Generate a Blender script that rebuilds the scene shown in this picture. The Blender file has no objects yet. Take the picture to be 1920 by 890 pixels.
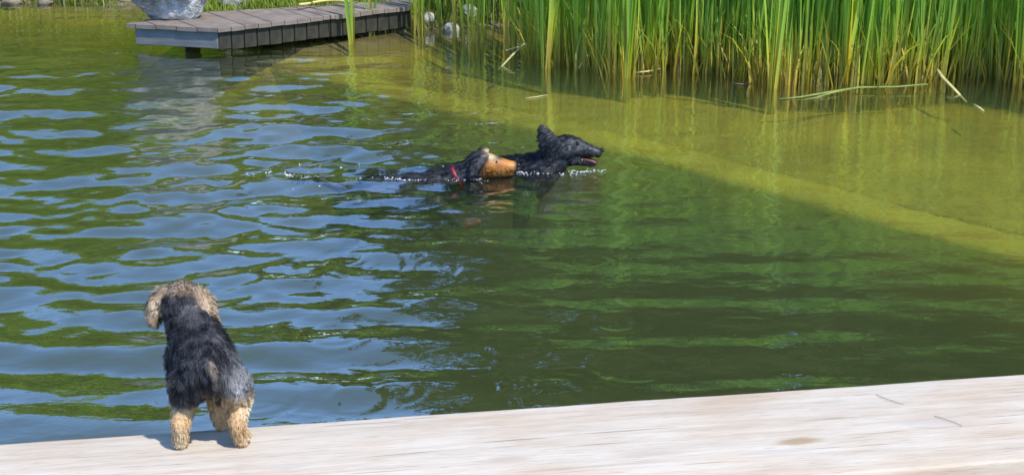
import bpy, bmesh, math, random
import numpy as np
from mathutils import Vector, Matrix, noise as mnoise
from mathutils.kdtree import KDTree

random.seed(7)
RNG = np.random.default_rng(11)
SC = bpy.context.scene
COL = SC.collection

# ------------------------------------------------------------------ camera
CAM_H, PITCH, FPX = 1.75, math.radians(18.8), 2700.0
cam_data = bpy.data.cameras.new('camera')
cam = bpy.data.objects.new('camera', cam_data); COL.objects.link(cam)
cam.location = (0, 0, CAM_H)
cam.rotation_euler = (math.pi / 2 - PITCH, 0, 0)
cam_data.sensor_width = 36.0
cam_data.lens = FPX / 1920.0 * 36.0
cam_data.clip_start = 0.05
cam_data.clip_end = 1000
SC.camera = cam

# ------------------------------------------------------------------ sky, sun, exposure
SUN_EL, SUN_AZ = math.radians(54), math.radians(-44)      # azimuth measured from +X towards +Y
sun_dir = Vector((math.cos(SUN_EL) * math.cos(SUN_AZ), math.cos(SUN_EL) * math.sin(SUN_AZ), math.sin(SUN_EL)))
world = bpy.data.worlds.new('World'); SC.world = world; world.use_nodes = True
wn = world.node_tree
wn.nodes.clear()
wo = wn.nodes.new('ShaderNodeOutputWorld'); wb = wn.nodes.new('ShaderNodeBackground')
sky = wn.nodes.new('ShaderNodeTexSky'); sky.sky_type = 'NISHITA'; sky.sun_disc = False
sky.sun_elevation = SUN_EL
sky.sun_rotation = math.pi / 2 - SUN_AZ
sky.air_density = 1.0; sky.dust_density = 0.0; sky.ozone_density = 8.0
wb.inputs['Strength'].default_value = 0.15
wn.links.new(sky.outputs[0], wb.inputs[0]); wn.links.new(wb.outputs[0], wo.inputs[0])
sl = bpy.data.lights.new('sun', 'SUN'); sl.energy = 2.3; sl.angle = math.radians(0.53); sl.color = (1.0, 0.955, 0.88)
sun = bpy.data.objects.new('sun', sl); COL.objects.link(sun)
sun.location = sun_dir * 30
sun.rotation_euler = sun_dir.to_track_quat('Z', 'Y').to_euler()
SC.view_settings.view_transform = 'Standard'
SC.view_settings.look = 'None'
SC.view_settings.gamma = 1.0
SC.view_settings.exposure = 1.18
SC.cycles.use_denoising = True
SC.cycles.max_bounces = 8
SC.cycles.transparent_max_bounces = 12
SC.cycles.caustics_reflective = False
SC.cycles.caustics_refractive = False

# ------------------------------------------------------------------ helpers
def px(u, v, z):
    """pixel of the 1920x890 photograph -> point on the level plane z"""
    a, b = (u - 960) / FPX, (445 - v) / FPX
    d = Vector((a, math.cos(PITCH) + b * math.sin(PITCH), -math.sin(PITCH) + b * math.cos(PITCH)))
    t = (z - CAM_H) / d.z
    return Vector((a * t, d.y * t, z))

def tag(o, label=None, cat=None, group=None, kind=None):
    if label: o['label'] = label
    if cat: o['category'] = cat
    if group: o['group'] = group
    if kind: o['kind'] = kind
    return o

def link(o, parent=None):
    COL.objects.link(o)
    if parent is not None: o.parent = parent
    return o

def empty(name, loc):
    o = bpy.data.objects.new(name, None); o.location = loc
    o.empty_display_size = 0.05
    return link(o)

def mesh_np(name, verts, faces, mat=None, smooth=False, cols=None, nrm=None):
    """verts (n,3); faces: (m,k) array or list of them"""
    me = bpy.data.meshes.new(name)
    verts = np.asarray(verts, dtype=np.float32)
    fl = faces if isinstance(faces, list) else [faces]
    fl = [np.asarray(f, dtype=np.int32) for f in fl if len(f)]
    nl = sum(f.size for f in fl); nf = sum(len(f) for f in fl)
    me.vertices.add(len(verts)); me.vertices.foreach_set('co', verts.ravel())
    me.loops.add(nl); me.polygons.add(nf)
    me.loops.foreach_set('vertex_index', np.concatenate([f.ravel() for f in fl]))
    tot = np.concatenate([np.full(len(f), f.shape[1], np.int32) for f in fl])
    st = np.zeros(nf, np.int32); st[1:] = np.cumsum(tot)[:-1]
    me.polygons.foreach_set('loop_start', st)
    if smooth: me.polygons.foreach_set('use_smooth', np.ones(nf, bool))
    me.update(calc_edges=True)
    if cols is not None:
        a = me.color_attributes.new('Col', 'FLOAT_COLOR', 'POINT')
        c = np.ones((len(verts), 4), np.float32); c[:, :3] = cols
        a.data.foreach_set('color', c.ravel())
    if nrm is not None:
        a = me.attributes.new('rootn', 'FLOAT_VECTOR', 'POINT')
        a.data.foreach_set('vector', np.asarray(nrm, np.float32).ravel())
    if mat: me.materials.append(mat)
    return me

def mobj(name, me, parent=None, loc=(0, 0, 0)):
    o = bpy.data.objects.new(name, me); o.location = loc
    return link(o, parent)

def bm_obj(name, bm, mat, parent=None, smooth=False, loc=(0, 0, 0)):
    me = bpy.data.meshes.new(name); bm.to_mesh(me); bm.free()
    if smooth:
        for p in me.polygons: p.use_smooth = True
    me.materials.append(mat)
    return mobj(name, me, parent, loc)

def tube_np(pts, rad, seg=8, flat=None):
    """tapered tube along a polyline"""
    pts = [Vector(p) for p in pts]
    V, F = [], []
    n = len(pts)
    for i, p in enumerate(pts):
        t = (pts[min(i + 1, n - 1)] - pts[max(i - 1, 0)]).normalized()
        a = t.cross(Vector((0, 0, 1)))
        if a.length < 0.05: a = t.cross(Vector((0, 1, 0)))
        a.normalize(); b = t.cross(a)
        r = rad[i]
        for k in range(seg):
            ang = 2 * math.pi * k / seg
            V.append(p + a * (math.cos(ang) * r) + b * (math.sin(ang) * r * (flat or 1)))
    for i in range(n - 1):
        for k in range(seg):
            k2 = (k + 1) % seg
            F.append((i * seg + k, i * seg + k2, (i + 1) * seg + k2, (i + 1) * seg + k))
    V.append(pts[0]); V.append(pts[-1])
    T = []
    for k in range(seg):
        k2 = (k + 1) % seg
        T.append((len(V) - 2, k2, k)); T.append((len(V) - 1, (n - 1) * seg + k, (n - 1) * seg + k2))
    return np.array([tuple(v) for v in V]), np.array(F), np.array(T)

# ------------------------------------------------------------------ materials
def new_mat(name):
    m = bpy.data.materials.new(name); m.use_nodes = True
    nt = m.node_tree; nt.nodes.clear()
    out = nt.nodes.new('ShaderNodeOutputMaterial')
    return m, nt, out

def N(nt, kind, **kw):
    n = nt.nodes.new(kind)
    for k, v in kw.items():
        if hasattr(n, k) and k not in ('Scale',): setattr(n, k, v)
        else: n.inputs[k].default_value = v
    return n

def ramp(nt, fac, stops):
    r = nt.nodes.new('ShaderNodeValToRGB')
    el = r.color_ramp.elements
    while len(el) < len(stops): el.new(0.5)
    for e, (p, c) in zip(el, stops):
        e.position = p; e.color = (*c, 1)
    nt.links.new(fac, r.inputs[0])
    return r

def coords(nt, scale=(1, 1, 1), kind='Object', rot=(0, 0, 0)):
    tc = nt.nodes.new('ShaderNodeTexCoord'); mp = nt.nodes.new('ShaderNodeMapping')
    mp.inputs['Scale'].default_value = scale; mp.inputs['Rotation'].default_value = rot
    nt.links.new(tc.outputs[kind], mp.inputs[0])
    return mp.outputs[0]

def noise_n(nt, vec, scale, detail=4, rough=0.55, dist=0.0):
    n = nt.nodes.new('ShaderNodeTexNoise')
    n.inputs['Scale'].default_value = scale; n.inputs['Detail'].default_value = detail
    n.inputs['Roughness'].default_value = rough; n.inputs['Distortion'].default_value = dist
    nt.links.new(vec, n.inputs['Vector'])
    return n.outputs[0]

def bump_n(nt, h, strength, dist):
    b = nt.nodes.new('ShaderNodeBump'); b.inputs['Strength'].default_value = strength; b.inputs['Distance'].default_value = dist
    nt.links.new(h, b.inputs['Height'])
    return b.outputs[0]

def mixc(nt, fac, a, b, mode='MIX'):
    m = nt.nodes.new('ShaderNodeMix'); m.data_type = 'RGBA'; m.blend_type = mode
    for inp, val in ((m.inputs[0], fac), (m.inputs[6], a), (m.inputs[7], b)):
        if hasattr(val, 'links') or hasattr(val, 'is_output'): nt.links.new(val, inp)
        else: inp.default_value = val if not isinstance(val, tuple) else (*val, 1)
    return m.outputs[2]

def mathn(nt, op, a, b=0.0):
    m = nt.nodes.new('ShaderNodeMath'); m.operation = op
    for inp, val in zip(m.inputs, (a, b)):
        if hasattr(val, 'is_output'): nt.links.new(val, inp)
        else: inp.default_value = val
    return m.outputs[0]

def simple_noise_mat(name, c0, c1, scale=8, rough=0.7, bump=0.3, bdist=0.01, vscale=(1, 1, 1), spec=0.3, kind='Object'):
    m, nt, out = new_mat(name)
    v = coords(nt, vscale, kind)
    n = noise_n(nt, v, scale, 6, 0.6)
    r = ramp(nt, n, [(0.3, c0), (0.7, c1)])
    p = nt.nodes.new('ShaderNodeBsdfPrincipled')
    p.inputs['Roughness'].default_value = rough; p.inputs['Specular IOR Level'].default_value = spec
    nt.links.new(r.outputs[0], p.inputs['Base Color'])
    if bump:
        n2 = noise_n(nt, v, scale * 2.3, 5, 0.65)
        nt.links.new(bump_n(nt, n2, bump, bdist), p.inputs['Normal'])
    nt.links.new(p.outputs[0], out.inputs[0])
    return m

def leaf_mat(name, c0, c1, trans=0.35, scale=1.2, rough=0.45):
    m, nt, out = new_mat(name)
    v = coords(nt, (1, 1, 1), 'Object')
    n = noise_n(nt, v, scale, 3, 0.6)
    n2 = noise_n(nt, v, scale * 14, 2, 0.5)
    r = ramp(nt, mathn(nt, 'ADD', mathn(nt, 'MULTIPLY', n, 0.55), mathn(nt, 'MULTIPLY', n2, 0.45)), [(0.35, c0), (0.65, c1)])
    p = nt.nodes.new('ShaderNodeBsdfPrincipled'); p.inputs['Roughness'].default_value = rough
    p.inputs['Specular IOR Level'].default_value = 0.3
    t = nt.nodes.new('ShaderNodeBsdfTranslucent')
    nt.links.new(r.outputs[0], p.inputs['Base Color'])
    nt.links.new(mixc(nt, 1.0, r.outputs[0], (1.15, 1.25, 0.45), 'MULTIPLY'), t.inputs[0])
    mx = nt.nodes.new('ShaderNodeMixShader'); mx.inputs[0].default_value = trans
    nt.links.new(p.outputs[0], mx.inputs[1]); nt.links.new(t.outputs[0], mx.inputs[2])
    nt.links.new(mx.outputs[0], out.inputs[0])
    return m

# water: view-angle reflection set stronger than Fresnel, over a clear, absorbing and slightly turbid body
def water_material():
    m, nt, out = new_mat('pond_water')
    v = coords(nt, (1.0, 2.0, 1), 'Object')
    n = noise_n(nt, v, 9, 3, 0.5, 0.3)
    bp = bump_n(nt, n, 0.12, 0.02)
    fr = nt.nodes.new('ShaderNodeLayerWeight'); fr.inputs['Blend'].default_value = 0.5
    nt.links.new(bp, fr.inputs['Normal'])
    refl = mathn(nt, 'MINIMUM', mathn(nt, 'ADD', mathn(nt, 'POWER', fr.outputs['Facing'], WATER_POW), 0.02), 0.46)
    gz_ = nt.nodes.new('ShaderNodeMapRange'); gz_.inputs[1].default_value = 0.74; gz_.inputs[2].default_value = 0.94; gz_.inputs[4].default_value = 0.4
    nt.links.new(fr.outputs['Facing'], gz_.inputs[0])
    refl = mathn(nt, 'ADD', refl, gz_.outputs[0])
    g = nt.nodes.new('ShaderNodeBsdfGlossy'); g.inputs['Roughness'].default_value = 0.02
    nt.links.new(bp, g.inputs['Normal'])
    t = nt.nodes.new('ShaderNodeBsdfTransparent'); t.inputs[0].default_value = (0.97, 0.99, 0.95, 1)
    mx = nt.nodes.new('ShaderNodeMixShader')
    nt.links.new(refl, mx.inputs[0]); nt.links.new(t.outputs[0], mx.inputs[1]); nt.links.new(g.outputs[0], mx.inputs[2])
    nt.links.new(mx.outputs[0], out.inputs['Surface'])
    ab = nt.nodes.new('ShaderNodeVolumeAbsorption'); ab.inputs[0].default_value = (0.58, 0.62, 0.22, 1); ab.inputs[1].default_value = 1.5
    sc_ = nt.nodes.new('ShaderNodeVolumeScatter'); sc_.inputs[0].default_value = (0.55, 0.66, 0.37, 1); sc_.inputs[1].default_value = 0.50
    sc_.inputs['Anisotropy'].default_value = 0.0
    ad = nt.nodes.new('ShaderNodeAddShader')
    nt.links.new(ab.outputs[0], ad.inputs[0]); nt.links.new(sc_.outputs[0], ad.inputs[1])
    nt.links.new(ad.outputs[0], out.inputs['Volume'])
    return m
WATER_POW = 1.6
M_WATER = water_material()

def wood_bleached():
    m, nt, out = new_mat('bleached_timber')
    v = coords(nt, (0.7, 14, 14), 'Object')
    g1 = noise_n(nt, v, 3.0, 8, 0.65, 0.6)
    v2 = coords(nt, (5, 70, 70), 'Object')
    g2 = noise_n(nt, v2, 3.0, 5, 0.6, 0.3)
    v3 = coords(nt, (1, 2.6, 1), 'Object')
    st = noise_n(nt, v3, 2.6, 4, 0.55)
    base = ramp(nt, g1, [(0.26, (0.36, 0.27, 0.19)), (0.40, (0.52, 0.44, 0.345)), (0.60, (0.60, 0.52, 0.42)), (0.8, (0.65, 0.58, 0.485))]).outputs[0]
    fine = ramp(nt, g2, [(0.30, (0.60, 0.53, 0.48)), (0.46, (1, 1, 1))]).outputs[0]
    c = mixc(nt, 0.55, base, fine, 'MULTIPLY')
    v4 = coords(nt, (0.9, 38, 38), 'Object')
    ck = noise_n(nt, v4, 2.2, 3, 0.5, 0.2)
    crack = ramp(nt, ck, [(0.325, (0.34, 0.28, 0.23)), (0.355, (1, 1, 1))]).outputs[0]
    c = mixc(nt, 0.55, c, crack, 'MULTIPLY')
    warm = ramp(nt, st, [(0.46, (1, 1, 1)), (0.68, (0.90, 0.80, 0.70))]).outputs[0]
    c = mixc(nt, 0.8, c, warm, 'MULTIPLY')
    # knots and stains at fixed places of the timber (x along, y across)
    tc = nt.nodes.new('ShaderNodeTexCoord')
    dn = nt.nodes.new('ShaderNodeTexNoise'); dn.inputs['Scale'].default_value = 22
    nt.links.new(tc.outputs['Object'], dn.inputs['Vector'])
    wob = nt.nodes.new('ShaderNodeVectorMath'); wob.operation = 'MULTIPLY_ADD'
    nt.links.new(dn.outputs['Color'], wob.inputs[0]); wob.inputs[1].default_value = (0.03, 0.02, 0); nt.links.new(tc.outputs['Object'], wob.inputs[2])
    for kx, ky, ex, ey, col, str_ in KNOTS:
        mp = nt.nodes.new('ShaderNodeMapping'); mp.vector_type = 'TEXTURE'
        mp.inputs['Location'].default_value = (kx + 0.015, ky + 0.01, 0); mp.inputs['Scale'].default_value = (ex, ey, 10)
        nt.links.new(wob.outputs[0], mp.inputs[0])
        ln = nt.nodes.new('ShaderNodeVectorMath'); ln.operation = 'LENGTH'
        nt.links.new(mp.outputs[0], ln.inputs[0])
        mr = nt.nodes.new('ShaderNodeMapRange'); mr.inputs[1].default_value = 0.25; mr.inputs[2].default_value = 1.0
        mr.inputs[3].default_value = str_; mr.inputs[4].default_value = 0.0; mr.interpolation_type = 'SMOOTHSTEP'
        nt.links.new(ln.outputs['Value'], mr.inputs[0])
        c = mixc(nt, mr.outputs[0], c, col)
    p = nt.nodes.new('ShaderNodeBsdfPrincipled'); p.inputs['Roughness'].default_value = 0.75; p.inputs['Specular IOR Level'].default_value = 0.25
    nt.links.new(c, p.inputs['Base Color'])
    h = mathn(nt, 'ADD', mathn(nt, 'MULTIPLY', g1, 0.6), mathn(nt, 'MULTIPLY', g2, 0.5))
    nt.links.new(bump_n(nt, h, 0.5, 0.004), p.inputs['Normal'])
    nt.links.new(p.outputs[0], out.inputs[0])
    return m
KNOTS = [(0.62, -0.245, 0.07, 0.022, (0.33, 0.22, 0.11), 0.8), (0.30, -0.25, 0.11, 0.020, (0.42, 0.33, 0.26), 0.5),
         (0.02, -0.23, 0.07, 0.020, (0.40, 0.30, 0.23), 0.55), (0.93, -0.20, 0.12, 0.020, (0.46, 0.40, 0.35), 0.6),
         (0.56, -0.285, 0.10, 0.014, (0.46, 0.42, 0.38), 0.55), (-0.42, -0.20, 0.06, 0.012, (0.45, 0.40, 0.35), 0.5),
         (-0.95, -0.215, 0.09, 0.016, (0.42, 0.38, 0.33), 0.5), (-0.15, -0.30, 0.16, 0.012, (0.46, 0.40, 0.34), 0.45)]
M_BEAM = wood_bleached()
M_DECKB = simple_noise_mat('weathered_deck_board', (0.30, 0.21, 0.14), (0.46, 0.36, 0.27), 4, 0.8, 0.4, 0.004, (1, 14, 14))
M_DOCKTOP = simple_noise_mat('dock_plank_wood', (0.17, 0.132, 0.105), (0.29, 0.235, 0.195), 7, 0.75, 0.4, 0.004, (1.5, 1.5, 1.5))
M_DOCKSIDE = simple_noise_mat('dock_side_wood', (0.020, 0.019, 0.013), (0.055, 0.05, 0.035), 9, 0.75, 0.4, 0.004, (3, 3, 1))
M_DOCKEND = simple_noise_mat('dock_end_board', (0.12, 0.125, 0.125), (0.20, 0.205, 0.20), 7, 0.7, 0.3, 0.003, (1, 1, 4))
M_ROCK = simple_noise_mat('pale_rock', (0.24, 0.22, 0.19), (0.50, 0.48, 0.44), 14, 0.85, 0.8, 0.01)
M_BOULDER = simple_noise_mat('boulder_stone', (0.15, 0.145, 0.14), (0.74, 0.72, 0.70), 9, 0.85, 1.0, 0.05)
M_SHORE = simple_noise_mat('shore_stone', (0.16, 0.12, 0.075), (0.32, 0.26, 0.17), 12, 0.85, 0.6, 0.01)
M_SHELFWALL = simple_noise_mat('algae_wall', (0.42, 0.325, 0.045), (0.64, 0.52, 0.045), 1.6, 0.9, 0.2, 0.01)
M_HOSE = simple_noise_mat('yellow_hose', (0.55, 0.44, 0.12), (0.66, 0.55, 0.20), 20, 0.5, 0.1, 0.002)
M_BARK = simple_noise_mat('bark', (0.05, 0.04, 0.03), (0.13, 0.10, 0.075), 9, 0.9, 0.8, 0.02, (1, 1, 0.3))
M_STRAW = simple_noise_mat('dry_reed', (0.40, 0.34, 0.12), (0.60, 0.52, 0.22), 15, 0.7, 0.2, 0.002)
M_GREENSTRAW = simple_noise_mat('fallen_green_reed', (0.15, 0.20, 0.04), (0.28, 0.31, 0.09), 12, 0.6, 0.2, 0.002)
M_NEEDLE = simple_noise_mat('needle_brown', (0.10, 0.07, 0.05), (0.2, 0.14, 0.1), 30, 0.8, 0, 0)
M_LEAF_DARK = leaf_mat('dark_leaf', (0.018, 0.045, 0.010), (0.05, 0.10, 0.022), 0.3)
M_LEAF_MID = leaf_mat('mid_leaf', (0.035, 0.075, 0.012), (0.085, 0.15, 0.025), 0.35)
M_LEAF_LIME = leaf_mat('lime_leaf', (0.20, 0.30, 0.015), (0.42, 0.52, 0.03), 0.42)
M_GRASS = leaf_mat('grass_blade', (0.14, 0.20, 0.02), (0.32, 0.38, 0.05), 0.35, 2.0)

def ground_material():
    m, nt, out = new_mat('ground_soil')
    v = coords(nt, (1, 1, 1), 'Object')
    n = noise_n(nt, v, 1.4, 6, 0.6); n2 = noise_n(nt, v, 11, 5, 0.65)
    lawn = ramp(nt, n2, [(0.3, (0.05, 0.085, 0.018)), (0.7, (0.12, 0.17, 0.03))]).outputs[0]
    earth = ramp(nt, n2, [(0.3, (0.10, 0.075, 0.045)), (0.7, (0.22, 0.17, 0.11))]).outputs[0]
    silt = ramp(nt, mathn(nt, 'ADD', mathn(nt, 'MULTIPLY', n, 0.6), mathn(nt, 'MULTIPLY', n2, 0.4)), [(0.35, (0.34, 0.255, 0.035)), (0.65, (0.58, 0.455, 0.055))]).outputs[0]
    a = nt.nodes.new('ShaderNodeSeparateXYZ'); nt.links.new(v, a.inputs[0])
    z = mathn(nt, 'ADD', a.outputs[2], mathn(nt, 'MULTIPLY', mathn(nt, 'SUBTRACT', n, 0.5), 0.08))
    mr = nt.nodes.new('ShaderNodeMapRange'); mr.inputs[1].default_value = 0.05; mr.inputs[2].default_value = 0.11; nt.links.new(z, mr.inputs[0])
    mr2 = nt.nodes.new('ShaderNodeMapRange'); mr2.inputs[1].default_value = -0.10; mr2.inputs[2].default_value = 0.0; nt.links.new(z, mr2.inputs[0])
    c = mixc(nt, mr2.outputs[0], silt, mixc(nt, mr.outputs[0], earth, lawn))
    p = nt.nodes.new('ShaderNodeBsdfPrincipled'); p.inputs['Roughness'].default_value = 0.9; p.inputs['Specular IOR Level'].default_value = 0.15
    nt.links.new(c, p.inputs['Base Color']); nt.links.new(bump_n(nt, n2, 0.6, 0.03), p.inputs['Normal'])
    nt.links.new(p.outputs[0], out.inputs[0])
    return m
M_GROUND = ground_material()

def reed_material(name='cattail_leaf'):
    m, nt, out = new_mat(name)
    tc = nt.nodes.new('ShaderNodeTexCoord')
    at = nt.nodes.new('ShaderNodeAttribute'); at.attribute_name = 'Col'       # r = height along the leaf, g = leaf random
    sp = nt.nodes.new('ShaderNodeSeparateColor'); nt.links.new(at.outputs[0], sp.inputs[0])
    oi = nt.nodes.new('ShaderNodeObjectInfo')
    rnd = mathn(nt, 'FRACT', mathn(nt, 'ADD', sp.outputs[1], oi.outputs['Random']))
    hh = mathn(nt, 'SUBTRACT', sp.outputs[0], mathn(nt, 'MULTIPLY', mathn(nt, 'POWER', rnd, 3.0), 0.22))
    r = ramp(nt, hh, [(0.0, (0.46, 0.38, 0.10)), (0.07, (0.48, 0.50, 0.08)), (0.17, (0.33, 0.48, 0.08)), (0.40, (0.23, 0.42, 0.08)), (1.0, (0.17, 0.35, 0.065))]).outputs[0]
    tint = ramp(nt, mathn(nt, 'FRACT', mathn(nt, 'MULTIPLY', rnd, 7.31)), [(0.0, (0.62, 0.75, 0.65)), (0.5, (1, 1, 1)), (0.92, (1.45, 1.3, 0.95)), (1.0, (2.0, 1.5, 1.1))]).outputs[0]
    c = mixc(nt, 1.0, r, tint, 'MULTIPLY')
    p = nt.nodes.new('ShaderNodeBsdfPrincipled'); p.inputs['Roughness'].default_value = 0.4; p.inputs['Specular IOR Level'].default_value = 0.4
    t = nt.nodes.new('ShaderNodeBsdfTranslucent')
    nt.links.new(c, p.inputs['Base Color']); nt.links.new(mixc(nt, 1.0, c, (1.2, 1.3, 0.5), 'MULTIPLY'), t.inputs[0])
    mx = nt.nodes.new('ShaderNodeMixShader'); mx.inputs[0].default_value = 0.45
    nt.links.new(p.outputs[0], mx.inputs[1]); nt.links.new(t.outputs[0], mx.inputs[2]); nt.links.new(mx.outputs[0], out.inputs[0])
    return m
M_REED = reed_material()

def fur_material(name, rough, spec, nmix=0.6):
    m, nt, out = new_mat(name)
    at = nt.nodes.new('ShaderNodeAttribute'); at.attribute_name = 'Col'
    p = nt.nodes.new('ShaderNodeBsdfPrincipled'); p.inputs['Roughness'].default_value = rough; p.inputs['Specular IOR Level'].default_value = spec
    nt.links.new(at.outputs[0], p.inputs['Base Color'])
    an = nt.nodes.new('ShaderNodeAttribute'); an.attribute_name = 'rootn'
    nt.links.new(an.outputs['Vector'], p.inputs['Normal'])
    nt.links.new(p.outputs[0], out.inputs[0])
    return m
M_FUR = fur_material('shaggy_fur', 0.55, 0.3)
M_WETFUR = fur_material('wet_fur', 0.45, 0.4)
def skin_material(name, rough, spec, scale):
    m, nt, out = new_mat(name)
    at = nt.nodes.new('ShaderNodeAttribute'); at.attribute_name = 'Col'
    p = nt.nodes.new('ShaderNodeBsdfPrincipled'); p.inputs['Roughness'].default_value = rough; p.inputs['Specular IOR Level'].default_value = spec
    v = coords(nt, (0.5, 1, 1), 'Object')
    nt.links.new(bump_n(nt, noise_n(nt, v, scale, 5, 0.65, 0.8), 0.7, 0.006), p.inputs['Normal'])
    nt.links.new(at.outputs[0], p.inputs['Base Color']); nt.links.new(p.outputs[0], out.inputs[0])
    return m
M_BODY = skin_material('dog_coat', 0.6, 0.3, 60)
M_WETBODY = skin_material('wet_dog_coat', 0.42, 0.45, 55)
def plain(name, c, rough, spec=0.5):
    m, nt, out = new_mat(name)
    p = nt.nodes.new('ShaderNodeBsdfPrincipled'); p.inputs['Roughness'].default_value = rough; p.inputs['Specular IOR Level'].default_value = spec
    v = coords(nt); n = noise_n(nt, v, 40, 3)
    r = ramp(nt, n, [(0.3, tuple(x * 0.85 for x in c)), (0.7, tuple(min(1, x * 1.1) for x in c))])
    nt.links.new(r.outputs[0], p.inputs['Base Color']); nt.links.new(p.outputs[0], out.inputs[0])
    return m
M_NOSE = plain('dog_nose', (0.012, 0.012, 0.012), 0.25)
M_EYE = plain('dog_eye', (0.02, 0.012, 0.008), 0.08)
M_TONGUE = plain('tongue', (0.085, 0.014, 0.013), 0.4)
M_TEETH = plain('teeth', (0.6, 0.55, 0.5), 0.3)
M_COLLAR = plain('red_collar', (0.34, 0.006, 0.025), 0.5)
M_FOAM_GLINT = plain('foam_glint_white', (0.85, 0.86, 0.85), 0.25)

# ------------------------------------------------------------------ terrain: pond basin, bank, lawn
POND = np.array([(-9, 1.2), (9, 1.2), (9, 8.6), (5.5, 9.3), (3.2, 9.6), (1.2, 9.8), (-0.2, 9.5), (-0.9, 9.2), (-1.5, 8.95), (-2.0, 9.0), (-2.2, 9.4), (-2.45, 10.1), (-2.7, 10.3), (-5, 10.45), (-9, 10.5)])
def pond_sd(P):
    """signed distance to the shore, positive in the pond"""
    d = np.full(len(P), 1e9); inside = np.zeros(len(P), bool)
    n = len(POND)
    for i in range(n):
        a, b = POND[i], POND[(i + 1) % n]
        ab = b - a
        t = np.clip(((P - a) @ ab) / (ab @ ab), 0, 1)
        d = np.minimum(d, np.linalg.norm(P - (a + t[:, None] * ab), axis=1))
        cond = ((a[1] > P[:, 1]) != (b[1] > P[:, 1]))
        xi = a[0] + (P[:, 1] - a[1]) / (b[1] - a[1] + 1e-12) * ab[0]
        inside ^= cond & (P[:, 0] < xi)
    return np.where(inside, d, -d)
_a, _b = px(540, 131, -0.13), px(800, 195, -0.13)
SHELF = np.array([tuple(_a + (_a - _b) * 1.1)[:2]] + [tuple(px(u, v, -0.13))[:2] for u, v in ((540, 131), (800, 195), (1200, 292), (1560, 385), (1920, 482))] + [(4.2, 3.0), (5.9, 1.0)])
def shelf_s(P):
    """distance behind the submerged wall (positive = reed side)"""
    best = np.full(len(P), 1e9); s = np.zeros(len(P))
    for i in range(len(SHELF) - 1):
        a, b = SHELF[i], SHELF[i + 1]
        ab = b - a; t = np.clip(((P - a) @ ab) / (ab @ ab), 0, 1)
        q = P - (a + t[:, None] * ab)
        d = np.linalg.norm(q, axis=1)
        nrm = np.array([-ab[1], ab[0]]) / np.linalg.norm(ab)
        sg = np.sign(q @ nrm)
        m = d < best
        best[m] = d[m]; s[m] = (sg * d)[m]
    return s
def sstep(a, b, x):
    t = np.clip((x - a) / (b - a), 0, 1); return t * t * (3 - 2 * t)
def fbm(x, y, seed=0, f=1.0, oct=4):
    r = np.random.default_rng(seed); z = np.zeros_like(x); a = 1.0
    for o in range(oct):
        for k in range(4):
            an = r.uniform(0, 2 * math.pi); ph = r.uniform(0, 6.28)
            z += a * np.sin(f * (x * math.cos(an) + y * math.sin(an)) + ph + 1.3 * np.sin(f * 0.6 * (x * math.sin(an) - y * math.cos(an)) + ph * 2)) / 4
        a *= 0.5; f *= 2.1
    return z
def ground_z(P):
    sd = pond_sd(P); s = shelf_s(P)
    out_d = np.maximum(-sd, 0)
    z_out = 0.10 * sstep(0, 0.25, out_d) + 0.10 * sstep(0.2, 1.5, out_d) + 0.5 * sstep(2, 14, out_d) + 0.012 * fbm(P[:, 0], P[:, 1], 3, 2.5) * sstep(0, 1, out_d)
    z_deep = -np.minimum(1.7, np.maximum(sd, 0) * 1.4)
    z_sh = -np.minimum(0.142, np.maximum(sd, 0) * 0.25) + 0.02 * fbm(P[:, 0], P[:, 1], 5, 3.0)
    k = sstep(0.06, 0.2, s)
    z_in = z_deep * (1 - k) + np.maximum(z_sh, z_deep) * k
    z = np.where(sd > 0, z_in, z_out)
    near = (P[:, 1] < 2.2)
    return z
def axis(*segs):
    return np.unique(np.round(np.concatenate([np.linspace(a, b, n) for a, b, n in segs]), 5))
gx = axis((-250, -40, 8), (-40, -10, 16), (-10, 10, 201), (10, 40, 16), (40, 250, 8))
gy = axis((-200, -20, 8), (-20, 0, 12), (0, 14, 141), (14, 40, 20), (40, 300, 10))
def grid_mesh(gx, gy, fz):
    X, Y = np.meshgrid(gx, gy); P = np.stack([X.ravel(), Y.ravel()], 1)
    Z = fz(P)
    nx, ny = len(gx), len(gy)
    i = np.arange(nx * ny).reshape(ny, nx)
    F = np.stack([i[:-1, :-1].ravel(), i[:-1, 1:].ravel(), i[1:, 1:].ravel(), i[1:, :-1].ravel()], 1)
    return np.column_stack([P, Z]), F, i
V, F, _ = grid_mesh(gx, gy, ground_z)
tag(mobj('ground', mesh_np('ground', V, F, M_GROUND, True)), kind='structure', label='grassy pond bank and muddy pond bottom')
def gz(x, y): return float(ground_z(np.array([[x, y]]))[0])

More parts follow.
